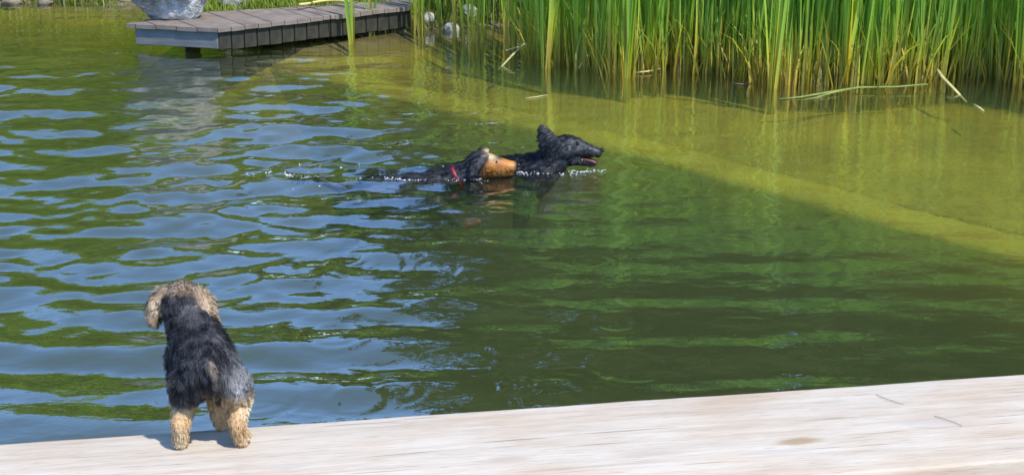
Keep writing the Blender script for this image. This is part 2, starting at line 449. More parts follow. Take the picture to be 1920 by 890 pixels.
# ------------------------------------------------------------------ water with real waves
DOG_W = np.array([0.233, 6.06])
def wave_z(P):
    x, y = P[:, 0], P[:, 1]
    r = np.random.default_rng(5)
    left = sstep(0.55, -0.75, x + 0.10 * (y - 5))
    s = shelf_s(P)
    calm = 1 - 0.80 * sstep(-0.5, 0.5, s)
    far = 1 - 0.68 * sstep(6.2, 9.2, y)
    def bundle(n, l0, l1, spread, rms):
        h = np.zeros_like(x)
        for i in range(n):
            lam = math.exp(r.uniform(math.log(l0), math.log(l1)))
            an = math.pi / 2 + r.normal(0, spread)
            k = 2 * math.pi / lam; kx, ky = k * math.cos(an), k * math.sin(an)
            a = rms * lam / (2 * math.pi) * math.sqrt(2.0 / n)
            ph = r.uniform(0, 6.28)
            warp = 0.5 * np.sin(0.9 * x + 1.7 * y * 0.4 + ph)
            h += a * np.sin(kx * x + ky * y + ph + warp)
        return h
    big = bundle(34, 0.18, 0.62, 0.42, SLOPE_L)
    band = bundle(20, 0.26, 0.60, 0.16, 0.105)
    nw = sstep(5.2, 3.9, y); big = big * (1 - 0.8 * nw) + band * nw
    chop = bundle(26, 0.09, 0.24, 0.45, 0.10)
    mid = bundle(18, 0.14, 0.34, 0.30, 0.045)
    fine = bundle(14, 0.06, 0.13, 0.6, 0.020)
    patch = 0.5 + 0.5 * np.clip(fbm(x, y, 9, 2.2, 2), -1, 1)
    chop_m = left * calm * sstep(3.2, 4.6, y) * (0.35 + 0.65 * sstep(8.8, 6.6, y)) * (0.35 + 0.8 * patch)
    h = big * left * far * calm * (0.7 + 0.5 * patch) + chop * chop_m + mid * calm * (0.55 + 0.45 * patch) * (0.85 + 0.15 * (1 - left)) * (0.5 + 0.5 * far) + fine * calm * (0.2 + 0.5 * patch * patch)
    # churned water round the swimmers and their wake
    wake = np.exp(-((x + 0.55) / 0.75) ** 2 - ((y - 6.12) / 0.42) ** 2)
    h += wake * (bundle(12, 0.05, 0.12, 0.9, 0.085) + bundle(8, 0.15, 0.3, 0.8, 0.05))
    # spreading rings
    rr = np.random.default_rng(21)
    for i in range(26):
        cx, cy = rr.uniform(-0.75, 0.35), rr.uniform(3.3, 5.6)
        R0 = rr.uniform(0.03, 0.14); w = rr.uniform(0.02, 0.05); lam = rr.uniform(0.035, 0.06)
        d = np.hypot(x - cx, y - cy)
        h += 0.20 * lam / 6.28 * np.sin(2 * math.pi * d / lam) * np.exp(-((d - R0) / w) ** 2)
    # bow wave in front of the swimming dogs
    d = np.hypot((x - DOG_W[0] - 0.05) * 0.8, y - DOG_W[1])
    h += 0.05 * 0.16 / 6.28 * np.sin(2 * math.pi * d / 0.16) * np.exp(-((d - 0.35) / 0.3) ** 2)
    return h
SLOPE_L = 0.115
wx = axis((-9.3, -3.4, 40), (-3.4, 3.4, 440), (3.4, 9.3, 40))
wy = axis((0.9, 2.5, 20), (2.5, 10.8, 540))
V, F, idx = grid_mesh(wx, wy, wave_z)
# skirt and bottom close the body of water (both lie inside the ground)
ring = np.concatenate([idx[0, :], idx[1:, -1], idx[-1, -2::-1], idx[-2:0:-1, 0]])
low = V[ring].copy(); low[:, 2] = -2.3
nb = len(V); V = np.vstack([V, low]); m = len(ring)
j = np.arange(m); j2 = (j + 1) % m
skirt = np.stack([ring[j2], ring[j], nb + j, nb + j2], 1)
cb = len(V); V = np.vstack([V, [[0, 5, -2.3]]])
fan = np.stack([nb + j2, nb + j, np.full(m, cb)], 1)
tag(mobj('water', mesh_np('water', V, [F, skirt, fan], M_WATER, True)), kind='structure', label='rippled green pond water')

# submerged wall between the deep swimming basin and the planted shallows
def strip_wall(pts, w, z0, z1):
    pts = [Vector((*p, 0)) for p in pts]; V = []; n = len(pts)
    for i, p in enumerate(pts):
        t = (pts[min(i + 1, n - 1)] - pts[max(i - 1, 0)]).normalized()
        nn = Vector((-t.y, t.x, 0))
        for off, z in ((0, z0), (0, z1 - 0.03), (0.02, z1), (w - 0.2, z1 - 0.004), (w, z1 - 0.05), (w, z0)):
            q = p + nn * off; V.append((q.x, q.y, z))
    F = []
    for i in range(n - 1):
        for k in range(6):
            F.append((i * 6 + k, i * 6 + (k + 1) % 6, (i + 1) * 6 + (k + 1) % 6, (i + 1) * 6 + k))
    return np.array(V), np.array(F)
sp_ = []
for i in range(len(SHELF) - 1):
    for k in range(16):
        q = SHELF[i] + (SHELF[i + 1] - SHELF[i]) * k / 16
        sp_.append(q + 0.025 * np.array([math.sin(q[1] * 3.1) + .5 * math.sin(q[1] * 9.7), math.cos(q[0] * 2.7) + .5 * math.cos(q[0] * 11.3)]))
V, F = strip_wall(sp_, 0.42, -1.75, -0.126)
tag(mobj('submerged_wall', mesh_np('submerged_wall', V, F, M_SHELFWALL, True)), 'algae covered yellow wall under the water, edge of the reed shallows', 'wall')

# ------------------------------------------------------------------ near timber, deck
BEAM_A = math.atan2(3.005 - 2.659, 1.166 + 1.05)
BEAM_O = Vector((-1.05, 2.659, 0)) + Vector((math.cos(BEAM_A), math.sin(BEAM_A), 0)) * 1.0   # a point of the water edge
def rounded_box(bm, x0, x1, y0, y1, z0, z1, bev=0.012, seg=3):
    r = bmesh.ops.create_cube(bm, size=1.0)
    for v in r['verts']:
        v.co = Vector(((x0 + x1) / 2 + v.co.x * (x1 - x0), (y0 + y1) / 2 + v.co.y * (y1 - y0), (z0 + z1) / 2 + v.co.z * (z1 - z0)))
    es = list({e for v in r['verts'] for e in v.link_edges})
    bmesh.ops.bevel(bm, geom=es, offset=bev, segments=seg, affect='EDGES', profile=0.6)
bm = bmesh.new(); rounded_box(bm, -2.6, 3.2, -0.394, 0.0, -0.15, 0.0, 0.010, 3)
edge = [e for e in bm.edges if e.calc_length() > 2]
bmesh.ops.subdivide_edges(bm, edges=edge, cuts=140)
for v in bm.verts:
    n1 = mnoise.noise(Vector((v.co.x * 3.0, v.co.y * 9, 1.3))); n2 = mnoise.noise(Vector((v.co.x * 14, v.co.y * 20, 4.3)))
    if v.co.y > -0.02: v.co.y += 0.0035 * n1 + 0.0015 * n2
    if v.co.y < -0.37: v.co.y += 0.004 * n1 + 0.002 * n2
    if v.co.z < -0.14: v.co.z += 0.0
beam = bm_obj('timber_beam', bm, M_BEAM, None, True, (BEAM_O.x, BEAM_O.y, 0.4))
beam.rotation_euler = (0, 0, BEAM_A)
tag(beam, 'broad bleached timber beam along the pond edge that the small dog stands on', 'beam')
dk = empty('wooden_deck', (BEAM_O.x, BEAM_O.y, 0.0)); dk.rotation_euler = (0, 0, BEAM_A)
tag(dk, 'lower deck of brown boards in front of the bleached beam', 'deck')
bm = bmesh.new(); rounded_box(bm, -2.6, 3.2, -0.145, 0, -0.028, 0, 0.004, 2)
dm = bpy.data.meshes.new('board'); bm.to_mesh(dm); bm.free(); dm.materials.append(M_DECKB)
for i in range(14):
    o = mobj('board', dm, dk, (0, 0.05 - i * 0.152, 0.25))
for i, jx in enumerate((-2.3, -1.0, 0.3, 1.6, 2.9)):
    bm = bmesh.new(); rounded_box(bm, jx - 0.04, jx + 0.04, -2.1, 0.02, 0.08, 0.2225, 0.004, 1); bm_obj('joist', bm, M_DECKB, dk)
bm = bmesh.new(); rounded_box(bm, -2.6, 3.2, -0.06, -0.01, -1.9, 0.221, 0.004, 1); bm_obj('pond_side_wall', bm, M_DECKB, dk)
def needle(pts, label):
    V, F, T = tube_np(pts, [0.0005, 0.0006, 0.0006, 0.0004], 5)
    tag(mobj('pine_needle', mesh_np('pine_needle', V, [F, T], M_NEEDLE)), label, 'needle')
def bp(u, v, h=0.0): return px(u, v, 0.4 + h)
needle([bp(1643, 739, .002), bp(1662, 747, .004), bp(1682, 754, .003), bp(1695, 757, .002)], 'thin dry needle on the beam close to its water edge')
needle([bp(1752, 779, .002), bp(1772, 785, .004), bp(1790, 791, .003), bp(1804, 798, .002)], 'thin dry needle in the middle of the bleached beam')

# ------------------------------------------------------------------ far dock
DT = 0.165
d_tl, d_fc, d_r = px(236, 44, DT), px(408, 53, DT), px(772, 12, DT)
d_br = px(775, 0, DT); d_bl = px(352, 24, DT)
dock = empty('far_dock', (d_fc.x, d_fc.y, 0.0)); tag(dock, 'weathered brown plank dock at the far bank, beside the reeds', 'dock')
poly = [d_tl, d_fc, d_r, d_br, d_bl]
def clip_halfplane(pts, n, c, keep):
    out = []
    for i in range(len(pts)):
        a, b = pts[i], pts[(i + 1) % len(pts)]
        da, db = (a.dot(n) - c) * keep, (b.dot(n) - c) * keep
        if da >= 0: out.append(a)
        if da * db < 0: out.append(a + (b - a) * (da / (da - db)))
    return out
u_ = (d_r - d_fc).normalized(); n_ = Vector((-u_.y, u_.x, 0))
lo = min(p.dot(u_) for p in poly); hi = max(p.dot(u_) for p in poly)
PW = 0.088; k = 0
t = d_fc.dot(u_) - math.ceil((d_fc.dot(u_) - lo) / PW) * PW
while t < hi:
    pp = clip_halfplane([p.copy() for p in poly], u_, t + 0.0014, 1)
    pp = clip_halfplane(pp, u_, t + PW - 0.0014, -1) if len(pp) > 2 else pp
    if len(pp) > 2:
        bm = bmesh.new(); dz = random.uniform(-0.003, 0.003)
        vs = [bm.verts.new((p.x - d_fc.x, p.y - d_fc.y, DT - 0.028 + dz)) for p in pp]
        f = bm.faces.new(vs)
        ex = bmesh.ops.extrude_face_region(bm, geom=[f])
        for g in ex['geom']:
            if isinstance(g, bmesh.types.BMVert): g.co.z += 0.028
        bmesh.ops.recalc_face_normals(bm, faces=bm.faces)
        bmesh.ops.bevel(bm, geom=list(bm.edges), offset=0.0016, segments=1, affect='EDGES')
        bm_obj('plank', bm, M_DOCKTOP, dock)
    t += PW
# upright boards of the long side, each its own board
Ls = (d_r - d_fc).length; nbo = int(Ls / 0.082)
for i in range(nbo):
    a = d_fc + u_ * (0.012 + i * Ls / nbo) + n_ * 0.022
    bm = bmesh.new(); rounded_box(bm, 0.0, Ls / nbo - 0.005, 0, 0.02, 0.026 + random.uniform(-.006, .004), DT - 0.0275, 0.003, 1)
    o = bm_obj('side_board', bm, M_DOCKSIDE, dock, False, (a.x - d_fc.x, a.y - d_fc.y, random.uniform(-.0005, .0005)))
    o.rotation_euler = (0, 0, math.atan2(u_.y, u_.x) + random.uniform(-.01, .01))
e_ = (d_tl - d_fc); e_u = e_.normalized(); e_n = Vector((e_u.y, -e_u.x, 0))
a = d_fc + e_u * 0.015 + e_n * 0.02
bm = bmesh.new(); rounded_box(bm, 0, e_.length - 0.06, -0.03, 0.0, 0.034, DT - 0.0275, 0.004, 1)
o = bm_obj('end_board', bm, M_DOCKEND, dock, False, (a.x - d_fc.x, a.y - d_fc.y, 0)); o.rotation_euler = (0, 0, math.atan2(e_u.y, e_u.x))
o['label'] = 'bluish grey end board'
for q in (d_fc + u_ * 0.45 + n_ * 0.26, d_r - u_ * 0.25 + n_ * 0.13, d_bl + Vector((0.02, -0.02, 0))):
    g0 = gz(q.x, q.y)
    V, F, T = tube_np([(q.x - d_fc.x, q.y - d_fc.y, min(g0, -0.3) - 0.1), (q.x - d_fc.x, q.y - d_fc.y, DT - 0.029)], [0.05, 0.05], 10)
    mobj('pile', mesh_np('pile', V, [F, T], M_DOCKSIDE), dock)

# ------------------------------------------------------------------ stones
def stone(name, loc, rad, seed, mat, label, cat, rough=0.22, sub=5, taper=0.0, group=None, facets=0):
    bm = bmesh.new(); bmesh.ops.create_icosphere(bm, subdivisions=sub, radius=1)
    rs = random.Random(seed); off = Vector((rs.uniform(-9, 9), rs.uniform(-9, 9), rs.uniform(-9, 9)))
    planes = []
    for i in range(facets):
        d = Vector((rs.gauss(0, 1), rs.gauss(0, 1), rs.gauss(0, 1))).normalized(); planes.append((d, rs.uniform(0.72, 0.95)))
    for v in bm.verts:
        p = v.co.copy()
        for d, c in planes:
            e = p.dot(d) - c
            if e > 0: p -= d * e * 0.85
        q = p + off
        k = 1 + rough * mnoise.noise(q * 1.1) + rough * 0.55 * mnoise.noise(q * 2.7) + rough * 0.3 * (abs(mnoise.noise(q * 5.5)) - .3) + rough * 0.14 * mnoise.noise(q * 13)
        p *= k
        w = 1 - taper * max(0, -p.z) 
        v.co = Vector((p.x * rad[0] * w, p.y * rad[1] * w, p.z * rad[2]))
    zl = min(v.co.z for v in bm.verts)
    cut = zl + rad[2] * 0.16
    for v in bm.verts:
        if v.co.z < cut: v.co.z = cut
        v.co.z -= cut
    o = bm_obj(name, bm, mat, None, True, loc)
    return tag(o, label, cat, group)
b = px(302, 40, DT)
stone('boulder', (b.x, b.y + 0.10, DT - 0.001), (0.345, 0.22, 0.30), 3, M_BOULDER, 'large grey boulder resting on the end of the plank dock', 'boulder', 0.26, 6, 0.22, facets=9)
q = Vector((-1.86, 9.52, 0)); stone('rock', (q.x + .02, q.y, gz(q.x, q.y) - 0.01), (0.10, 0.08, 0.085), 8, M_ROCK, 'small pale rock lying in grass behind the dock', 'rock', 0.3, 4, facets=6)
for i, (u, v, r, lab) in enumerate([(800, 52, 0.05, 'pale stone at the waterline among the reeds, next to the dock'), (846, 58, 0.045, 'pale stone at the waterline farther from the dock'), (880, 44, 0.05, 'dim pale stone behind the sparse reeds')]):
    q = px(u, v, 0.0); stone('rock', (q.x, q.y, max(gz(q.x, q.y), -0.05) - 0.01), (r * 1.2, r, r), 30 + i, M_ROCK, lab, 'rock', 0.25, 4, facets=5)
for i in range(9):
    x = -4.9 + i * 0.27 + random.uniform(-.1, .1); y = 10.36 + random.uniform(-.05, .08)
    r = random.uniform(0.025, 0.05)
    stone('shore_stone', (x, y, gz(x, y) - 0.02), (r * 1.5, r, r * .7), 60 + i, M_SHORE, 'small stone in the row along the far left shore', 'stone', 0.25, 3, group='stones along the far shore')

# garden hose lying on the lawn behind the dock
pts = []
for i in range(22):
    t = i / 21
    q = px(560 + 110 * t, 5 - 6 * math.sin(t * 3.0) ** 2 + 4 * (1 - t), 0.2)
    pts.append((q.x, q.y, max(gz(q.x, q.y) + 0.035, 0.2)))
V, F, T = tube_np(pts, [0.009] * 22, 8)
tag(mobj('garden_hose', mesh_np('garden_hose', V, [F, T], M_HOSE, True)), 'yellow garden hose lying in the grass behind the dock', 'hose')

# ------------------------------------------------------------------ cattails
def leaf_arrays(L, w, bend, az, lean, rnd, tip=0.0, nseg=9, z0=-0.35):
    """one strap leaf: V-shaped ribbon, base under water"""
    t = np.linspace(0, 1, nseg + 1)
    out = np.array([math.cos(az), math.sin(az)]); side = np.array([-math.sin(az), math.cos(az)])
    d = lean * t * L + bend * L * t ** 2.6
    z = z0 + (L - z0) * t - abs(bend) * L * 0.35 * t ** 3
    ww = w * np.clip(np.minimum(1.0, (1 - t) * 2.6) ** 0.75, 0.02, 1)
    c = np.stack([out[0] * d, out[1] * d, z], 1)
    V = np.empty((3 * (nseg + 1), 3))
    V[0::3, :2] = c[:, :2] + side * (ww / 2)[:, None]; V[0::3, 2] = z
    V[1::3, :2] = c[:, :2] - out * (ww * 0.22)[:, None]; V[1::3, 2] = z
    V[2::3, :2] = c[:, :2] - side * (ww / 2)[:, None]; V[2::3, 2] = z
    i = np.arange(nseg) * 3
    F = np.concatenate([np.stack([i, i + 1, i + 4, i + 3], 1), np.stack([i + 1, i + 2, i + 5, i + 4], 1)])
    col = np.zeros((len(V), 3)); hh = np.clip(V[:, 2], 0, 9) / 1.3
    col[:, 0] = np.clip(hh, 0, 1); col[:, 1] = rnd
    return V, F, col
LEAFS = []
for i in range(26):
    V, F, c = leaf_arrays(random.uniform(0.95, 1.55), random.uniform(0.008, 0.019), random.choice([1, 1, -1]) * random.uniform(0.0, 0.14), 0, random.uniform(0.0, 0.06), random.random())
    LEAFS.append(mesh_np('leaf', V, F, M_REED, True, c))
LEAFS_STOUT = []
for i in range(10):
    V, F, c = leaf_arrays(random.uniform(1.1, 1.6), random.uniform(0.018, 0.026), random.choice([1, -1]) * random.uniform(0.0, 0.08), 0, random.uniform(0.0, 0.04), random.uniform(.5, .75))
    c[:, 0] = np.clip(0.07 + (c[:, 0] - 0.05) * 0.75, 0.05, 1)
    LEAFS_STOUT.append(mesh_np('leaf', V, F, M_REED, True, c))
shore_px = [(770, 70), (850, 84), (960, 100), (1060, 122), (1150, 142), (1250, 134), (1340, 138), (1450, 158), (1560, 160), (1660, 158), (1760, 150), (1840, 140), (1920, 168), (2060, 185), (2250, 190)]
FRONT = np.array([[p.x, p.y] for p in (px(u, v, 0) for u, v in shore_px)])
def front_y(x): return float(np.interp(x, FRONT[:, 0], FRONT[:, 1]))
def cattail(x, y, nleaf, label, sc=1.0, leafs=None):
    e = empty('cattail', (x, y, 0.0)); tag(e, label, 'cattail', 'cattails standing along the front of the reed bed')
    a0 = random.uniform(0, 6.28)
    for k in range(nleaf):
        o = bpy.data.objects.new('leaf', random.choice(leafs or LEAFS)); COL.objects.link(o); o.parent = e
        rr = random.uniform(0, 0.022)
        a = a0 + k * 2.4 + random.uniform(-.5, .5)
        o.location = (math.cos(a) * rr, math.sin(a) * rr, random.uniform(-0.05, 0.0))
        o.rotation_euler = (random.gauss(0, .05), random.gauss(0, .05), a)
        s = sc * random.uniform(0.9, 1.1); o.scale = (1.0, 1.0, s)
CATL = 'upright green cattail with strap leaves at the front of the reed bed'
nplant = 0
for u in (1012, 1025, 1178, 1450, 1582, 1632):                 # the stout clumps that stand out in front
    q = px(u, {1012: 112, 1025: 128, 1178: 146, 1450: 166, 1582: 158, 1632: 156}[u], 0)
    cattail(q.x, q.y, 9, 'stout cattail clump with bright yellow leaf bases standing forward of the bed', 1.05, LEAFS_STOUT)
for u, v in ((661, 82), (698, 66)):
    q = px(u, v, 0); cattail(q.x, q.y, 3, 'lone thin cattail growing in open water before the dock', 0.8, LEAFS_STOUT)
xs_ = np.linspace(FRONT[0, 0], 3.6, 290)
for i, x in enumerate(xs_):
    dens = 0.25 if x < 0.2 else 1.0
    if random.random() > dens: continue
    back = abs(random.gauss(0, 0.38)) if x > 0.2 else abs(random.gauss(0, 0.22))
    cattail(x + random.uniform(-.02, .02), front_y(x) + back, random.choice([3, 4, 4, 5]), CATL if x > 0.2 else 'thin cattail in the sparse end of the reed bed beside the dock')
# the dense bed behind: one mass
Vs, Fs, Cs = [], [], []; nv = 0
for i in range(3100):
    x = random.uniform(-0.55, 6.5) if i % 5 else random.uniform(0.4, 3.2)
    fy = front_y(min(x, 4.4))
    thin = 0.12 if x < 0.2 else (0.5 if x < 0.6 else 1.0)
    if random.random() > thin: continue
    y = fy + 0.12 + random.random() ** 0.9 * 1.8
    V, F, c = leaf_arrays(random.uniform(0.85, 1.6), random.uniform(0.007, 0.018), random.gauss(0, 0.10), random.uniform(0, 6.28), random.gauss(0, 0.085), random.random(), nseg=6)
    V[:, 0] += x; V[:, 1] += y
    Vs.append(V); Fs.append(F + nv); Cs.append(c); nv += len(V)
# short young shoots and dead leaf litter between the stems
for i in range(2800):
    x = random.uniform(0.1, 4.5); y = front_y(min(x, 4.4)) + random.random() ** 1.5 * 1.0 - 0.03
    V, F, c = leaf_arrays(random.uniform(0.12, 0.5), random.uniform(0.006, 0.014), random.gauss(0, 0.35), random.uniform(0, 6.28), random.gauss(0, 0.25), random.random(), nseg=4, z0=-0.15)
    c[:, 0] *= random.choice([0.15, 0.3, 0.5, 1.0, 1.5])
    V[:, 0] += x; V[:, 1] += y
    Vs.append(V); Fs.append(F + nv); Cs.append(c); nv += len(V)
rb = mobj('reed_bed', mesh_np('reed_bed', np.vstack(Vs), np.vstack(Fs), M_REED, True, np.clip(np.vstack(Cs), 0, 1)))
tag(rb, 'dense mass of green reeds filling the shallows behind the front cattails', 'reeds', kind='stuff')

# broken and fallen stalks
def stalk(name, pix, r, mat, label, flat=0.5):
    pts = [px(u, v, 0.0) + Vector((0, 0, h)) if True else None for u, v, h in pix]
    n = len(pts); rad = [r * (1 - 0.75 * abs(i / (n - 1) - 0.35)) for i in range(n)]
    V, F, T = tube_np(pts, rad, 6, flat)
    tag(mobj(name, mesh_np(name, V, [F, T], mat, True)), label, 'reed stalk')
def lifted(u, v, h):
    """pixel seen at height h above the water -> (u, v at water level) for stalk()"""
    return u, v, h
def stalk_w(name, pts, r, mat, label, flat=0.5):
    n = len(pts); rad = [r * (1 - 0.6 * abs(i / (n - 1) - 0.4)) for i in range(n)]
    V, F, T = tube_np(pts, rad, 6, flat)
    tag(mobj(name, mesh_np(name, V, [F, T], mat, True)), label, 'reed stalk')
stalk_w('fallen_reed', [px(1738, 158, 0.03), px(1680, 163, 0.025), px(1610, 164, 0.02), px(1560, 172, .012), px(1500, 182, 0.006), px(1462, 186, 0.004)], 0.011, M_GREENSTRAW, 'long pale green reed lying flat on the water before the bed')
stalk_w('fallen_reed', [px(1600, 166, 0.018), px(1560, 174, 0.012), px(1530, 183, 0.006), px(1508, 187, 0.004)], 0.008, M_GREENSTRAW, 'shorter split reed blade floating beside the long flat reed')
stalk_w('broken_reed', [px(1752, 122, 0.05), px(1768, 146, 0.05), px(1790, 168, 0.02), px(1812, 192, -0.03)], 0.013, M_STRAW, 'thick straw coloured stalk bent down into the water at the bed')
stalk_w('floating_reed', [px(1826, 196, 0.004), px(1836, 202, 0.004), px(1844, 208, 0.003)], 0.010, M_STRAW, 'short bit of dry stalk floating clear of the reeds')
stalk_w('broken_reed', [px(612, 73, -0.02), px(640, 46, 0.06), px(655, 26, 0.12), px(672, 8, 0.17)], 0.006, M_STRAW, 'thin dry stem leaning up out of the water across the dock side')
stalk_w('broken_reed', [px(934, 132, -0.02), px(960, 104, 0.05), px(985, 80, 0.1)], 0.009, M_STRAW, 'slanting dry stalk beside the sparse end of the reeds')
stalk_w('fallen_reed', [px(948, 95, 0.03), px(980, 86, 0.05), px(1010, 78, 0.05), px(1035, 74, 0.05), px(1054, 82, 0.03)], 0.010, M_STRAW, 'arched yellow stalk lying across the sparse stems')
stalk_w('broken_reed', [px(1080, 134, -0.02), px(1100, 108, 0.05), px(1120, 86, 0.1)], 0.009, M_STRAW, 'slanting dry stalk between two stout clumps')
stalk_w('fallen_reed', [px(1194, 136, 0.01), px(1215, 134, 0.012), px(1238, 129, 0.015)], 0.010, M_STRAW, 'short yellow stalk floating at the foot of a stout clump')
stalk_w('broken_reed', [px(1256, 137, -0.02), px(1280, 108, 0.05), px(1330, 60, 0.16)], 0.011, M_STRAW, 'pale broken stalk leaning over a tangle of bent blades')
stalk_w('broken_reed', [px(1268, 138, -0.02), px(1300, 118, 0.04), px(1390, 84, 0.12)], 0.009, M_GREENSTRAW, 'green broken blade leaning low over the bent tangle')
stalk_w('fallen_reed', [px(985, 184, 0.004), px(1005, 182, 0.005), px(1026, 178, 0.004)], 0.006, M_STRAW, 'thin blade floating alone on the open shallows')
stalk_w('fallen_reed', [px(1372, 156, 0.003), px(1390, 158, 0.005), px(1412, 157, 0.003)], 0.008, M_NEEDLE, 'dark twig floating in front of the reed bed')
stalk_w('floating_leaf', [px(402, 92, 0.004), px(418, 90, 0.012), px(432, 87, 0.006)], 0.016, M_STRAW, 'curled tan leaf floating by the dock corner', 0.3)

# ------------------------------------------------------------------ grass on the bank
def grass_patch(name, n, region, h0, h1, label, seed, mat=None):
    r = np.random.default_rng(seed)
    P = np.column_stack([r.uniform(region[0], region[1], n), r.uniform(region[2], region[3], n)])
    keep = pond_sd(P) < 0.0; P = P[keep]; n = len(P)
    z = ground_z(P) - 0.01
    h = r.uniform(h0, h1, n) * (0.6 + 0.6 * np.clip(fbm(P[:, 0], P[:, 1], 17, 3, 2), -0.6, 1)); az = r.uniform(0, 6.28, n); w = r.uniform(0.003, 0.007, n) * (1.6 if h1 > 0.8 else 1); b = r.uniform(0.1, 0.7, n) * h
    o = np.column_stack([np.cos(az), np.sin(az), np.zeros(n)]); s = np.column_stack([-np.sin(az), np.cos(az), np.zeros(n)])
    base = np.column_stack([P, z])
    mid = base + o * (b * 0.3)[:, None] + np.array([0, 0, 1]) * (h * 0.6)[:, None]
    tip = base + o * b[:, None] + np.array([0, 0, 1]) * h[:, None]
    V = np.empty((n * 5, 3)); V[0::5] = base - s * w[:, None]; V[1::5] = base + s * w[:, None]
    V[2::5] = mid - s * (w * .7)[:, None]; V[3::5] = mid + s * (w * .7)[:, None]; V[4::5] = tip
    i = np.arange(n) * 5
    o = mobj(name, mesh_np(name, V, [np.stack([i, i + 1, i + 3, i + 2], 1), np.stack([i + 2, i + 3, i + 4], 1)], mat or M_GRASS))
    tag(o, label, 'grass', kind='stuff')
grass_patch('grass', 42000, (-3.2, 0.6, 8.9, 11.8), 0.04, 0.12, 'short sunlit grass on the bank behind the dock', 1)
grass_patch('grass', 30000, (-8, -2.6, 10.3, 12.5), 0.05, 0.16, 'short grass along the far left shore', 2)
grass_patch('tall_grass', 26000, (-8.5, -2.2, 10.62, 11.5), 0.45, 1.0, 'tall lime green grass standing behind the far left shore', 6, M_LEAF_LIME)
grass_patch('grass', 16000, (-0.6, 7, 9.2, 12), 0.1, 0.4, 'rough grass on the bank behind the reeds', 4, M_LEAF_MID)

# ------------------------------------------------------------------ shrubs and trees on the far bank (seen in the water)
def crown_mesh(name, mat, C, rad, nclump, nleaf, lsize, seed, hollow=0.45, flat=1.0):
    r = np.random.default_rng(seed)
    d = r.normal(size=(nclump, 3)); d /= np.linalg.norm(d, axis=1)[:, None]
    d[:, 2] = np.where(d[:, 2] < -0.55, -d[:, 2], d[:, 2])
    rr = (hollow + (1 - hollow) * r.random(nclump) ** 0.6) * r.uniform(0.8, 1.18, nclump)
    cc = d * rr[:, None] * np.array(rad)
    cr = r.uniform(0.13, 0.30, nclump) * min(rad)
    w = r.integers(0, nclump, nleaf)
    g = r.normal(size=(nleaf, 3)); g /= np.linalg.norm(g, axis=1)[:, None]
    p = cc[w] + g * (cr[w] * r.random(nleaf) ** 0.45)[:, None] * np.array([1.15, 1.15, 0.8])
    n = g * 0.5 + r.normal(size=(nleaf, 3)) * 0.6 + np.array([0, 0, 0.5]); n /= np.linalg.norm(n, axis=1)[:, None]
    a = np.cross(n, r.normal(size=(nleaf, 3))); a /= np.linalg.norm(a, axis=1)[:, None]
    b = np.cross(n, a); s = lsize * r.uniform(0.6, 1.3, nleaf)
    p += np.array(C)
    V = np.empty((nleaf * 4, 3))
    V[0::4] = p - a * s[:, None]; V[1::4] = p + b * (s * .5)[:, None]; V[2::4] = p + a * s[:, None]; V[3::4] = p - b * (s * .5)[:, None]
    i = np.arange(nleaf) * 4
    return mesh_np(name, V, np.stack([i, i + 1, i + 2, i + 3], 1), mat), cc + np.array(C)
def tree(x, y, h, rad, zc, mat, label, seed, nclump=110, nleaf=14000, lsize=0.10, name='tree', trunk_r=0.16, group=None, cat='tree'):
    g = gz(x, y); e = empty(name, (x, y, g)); tag(e, label, cat, group)
    me, cc = crown_mesh('crown', mat, (0, 0, zc), rad, nclump, nleaf, lsize, seed)
    mobj('crown', me, e)
    rs = random.Random(seed); Vs, Fs, Ts = [], [], []; nv = 0
    top = zc + rad[2] * 0.4
    tr = [(0, 0, -0.1), (rs.uniform(-.05, .05), rs.uniform(-.05, .05), top * .3), (rs.uniform(-.15, .15) * rad[0] * .4, rs.uniform(-.15, .15) * rad[0] * .4, top * .65), (rs.uniform(-.2, .2) * rad[0] * .4, 0, top)]
    lines = [(tr, [trunk_r * 1.3, trunk_r, trunk_r * .7, trunk_r * .25])]
    for i in range(9):
        c = cc[rs.randrange(len(cc))]; f = rs.uniform(0.25, 0.8)
        b0 = Vector(tr[1]).lerp(Vector(tr[2]), f)
        c = Vector(c); mid = b0.lerp(c, 0.5) + Vector((0, 0, 0.1 * rad[2]))
        lines.append(([b0, mid, c], [trunk_r * .4, trunk_r * .22, trunk_r * .07]))
    for pts, rd in lines:
        V, F, T = tube_np(pts, rd, 7)
        Vs.append(V); Fs.append(F + nv); Ts.append(T + nv); nv += len(V)
    mobj('trunk', mesh_np('trunk', np.vstack(Vs), [np.vstack(Fs), np.vstack(Ts)], M_BARK, True), e)
    return e
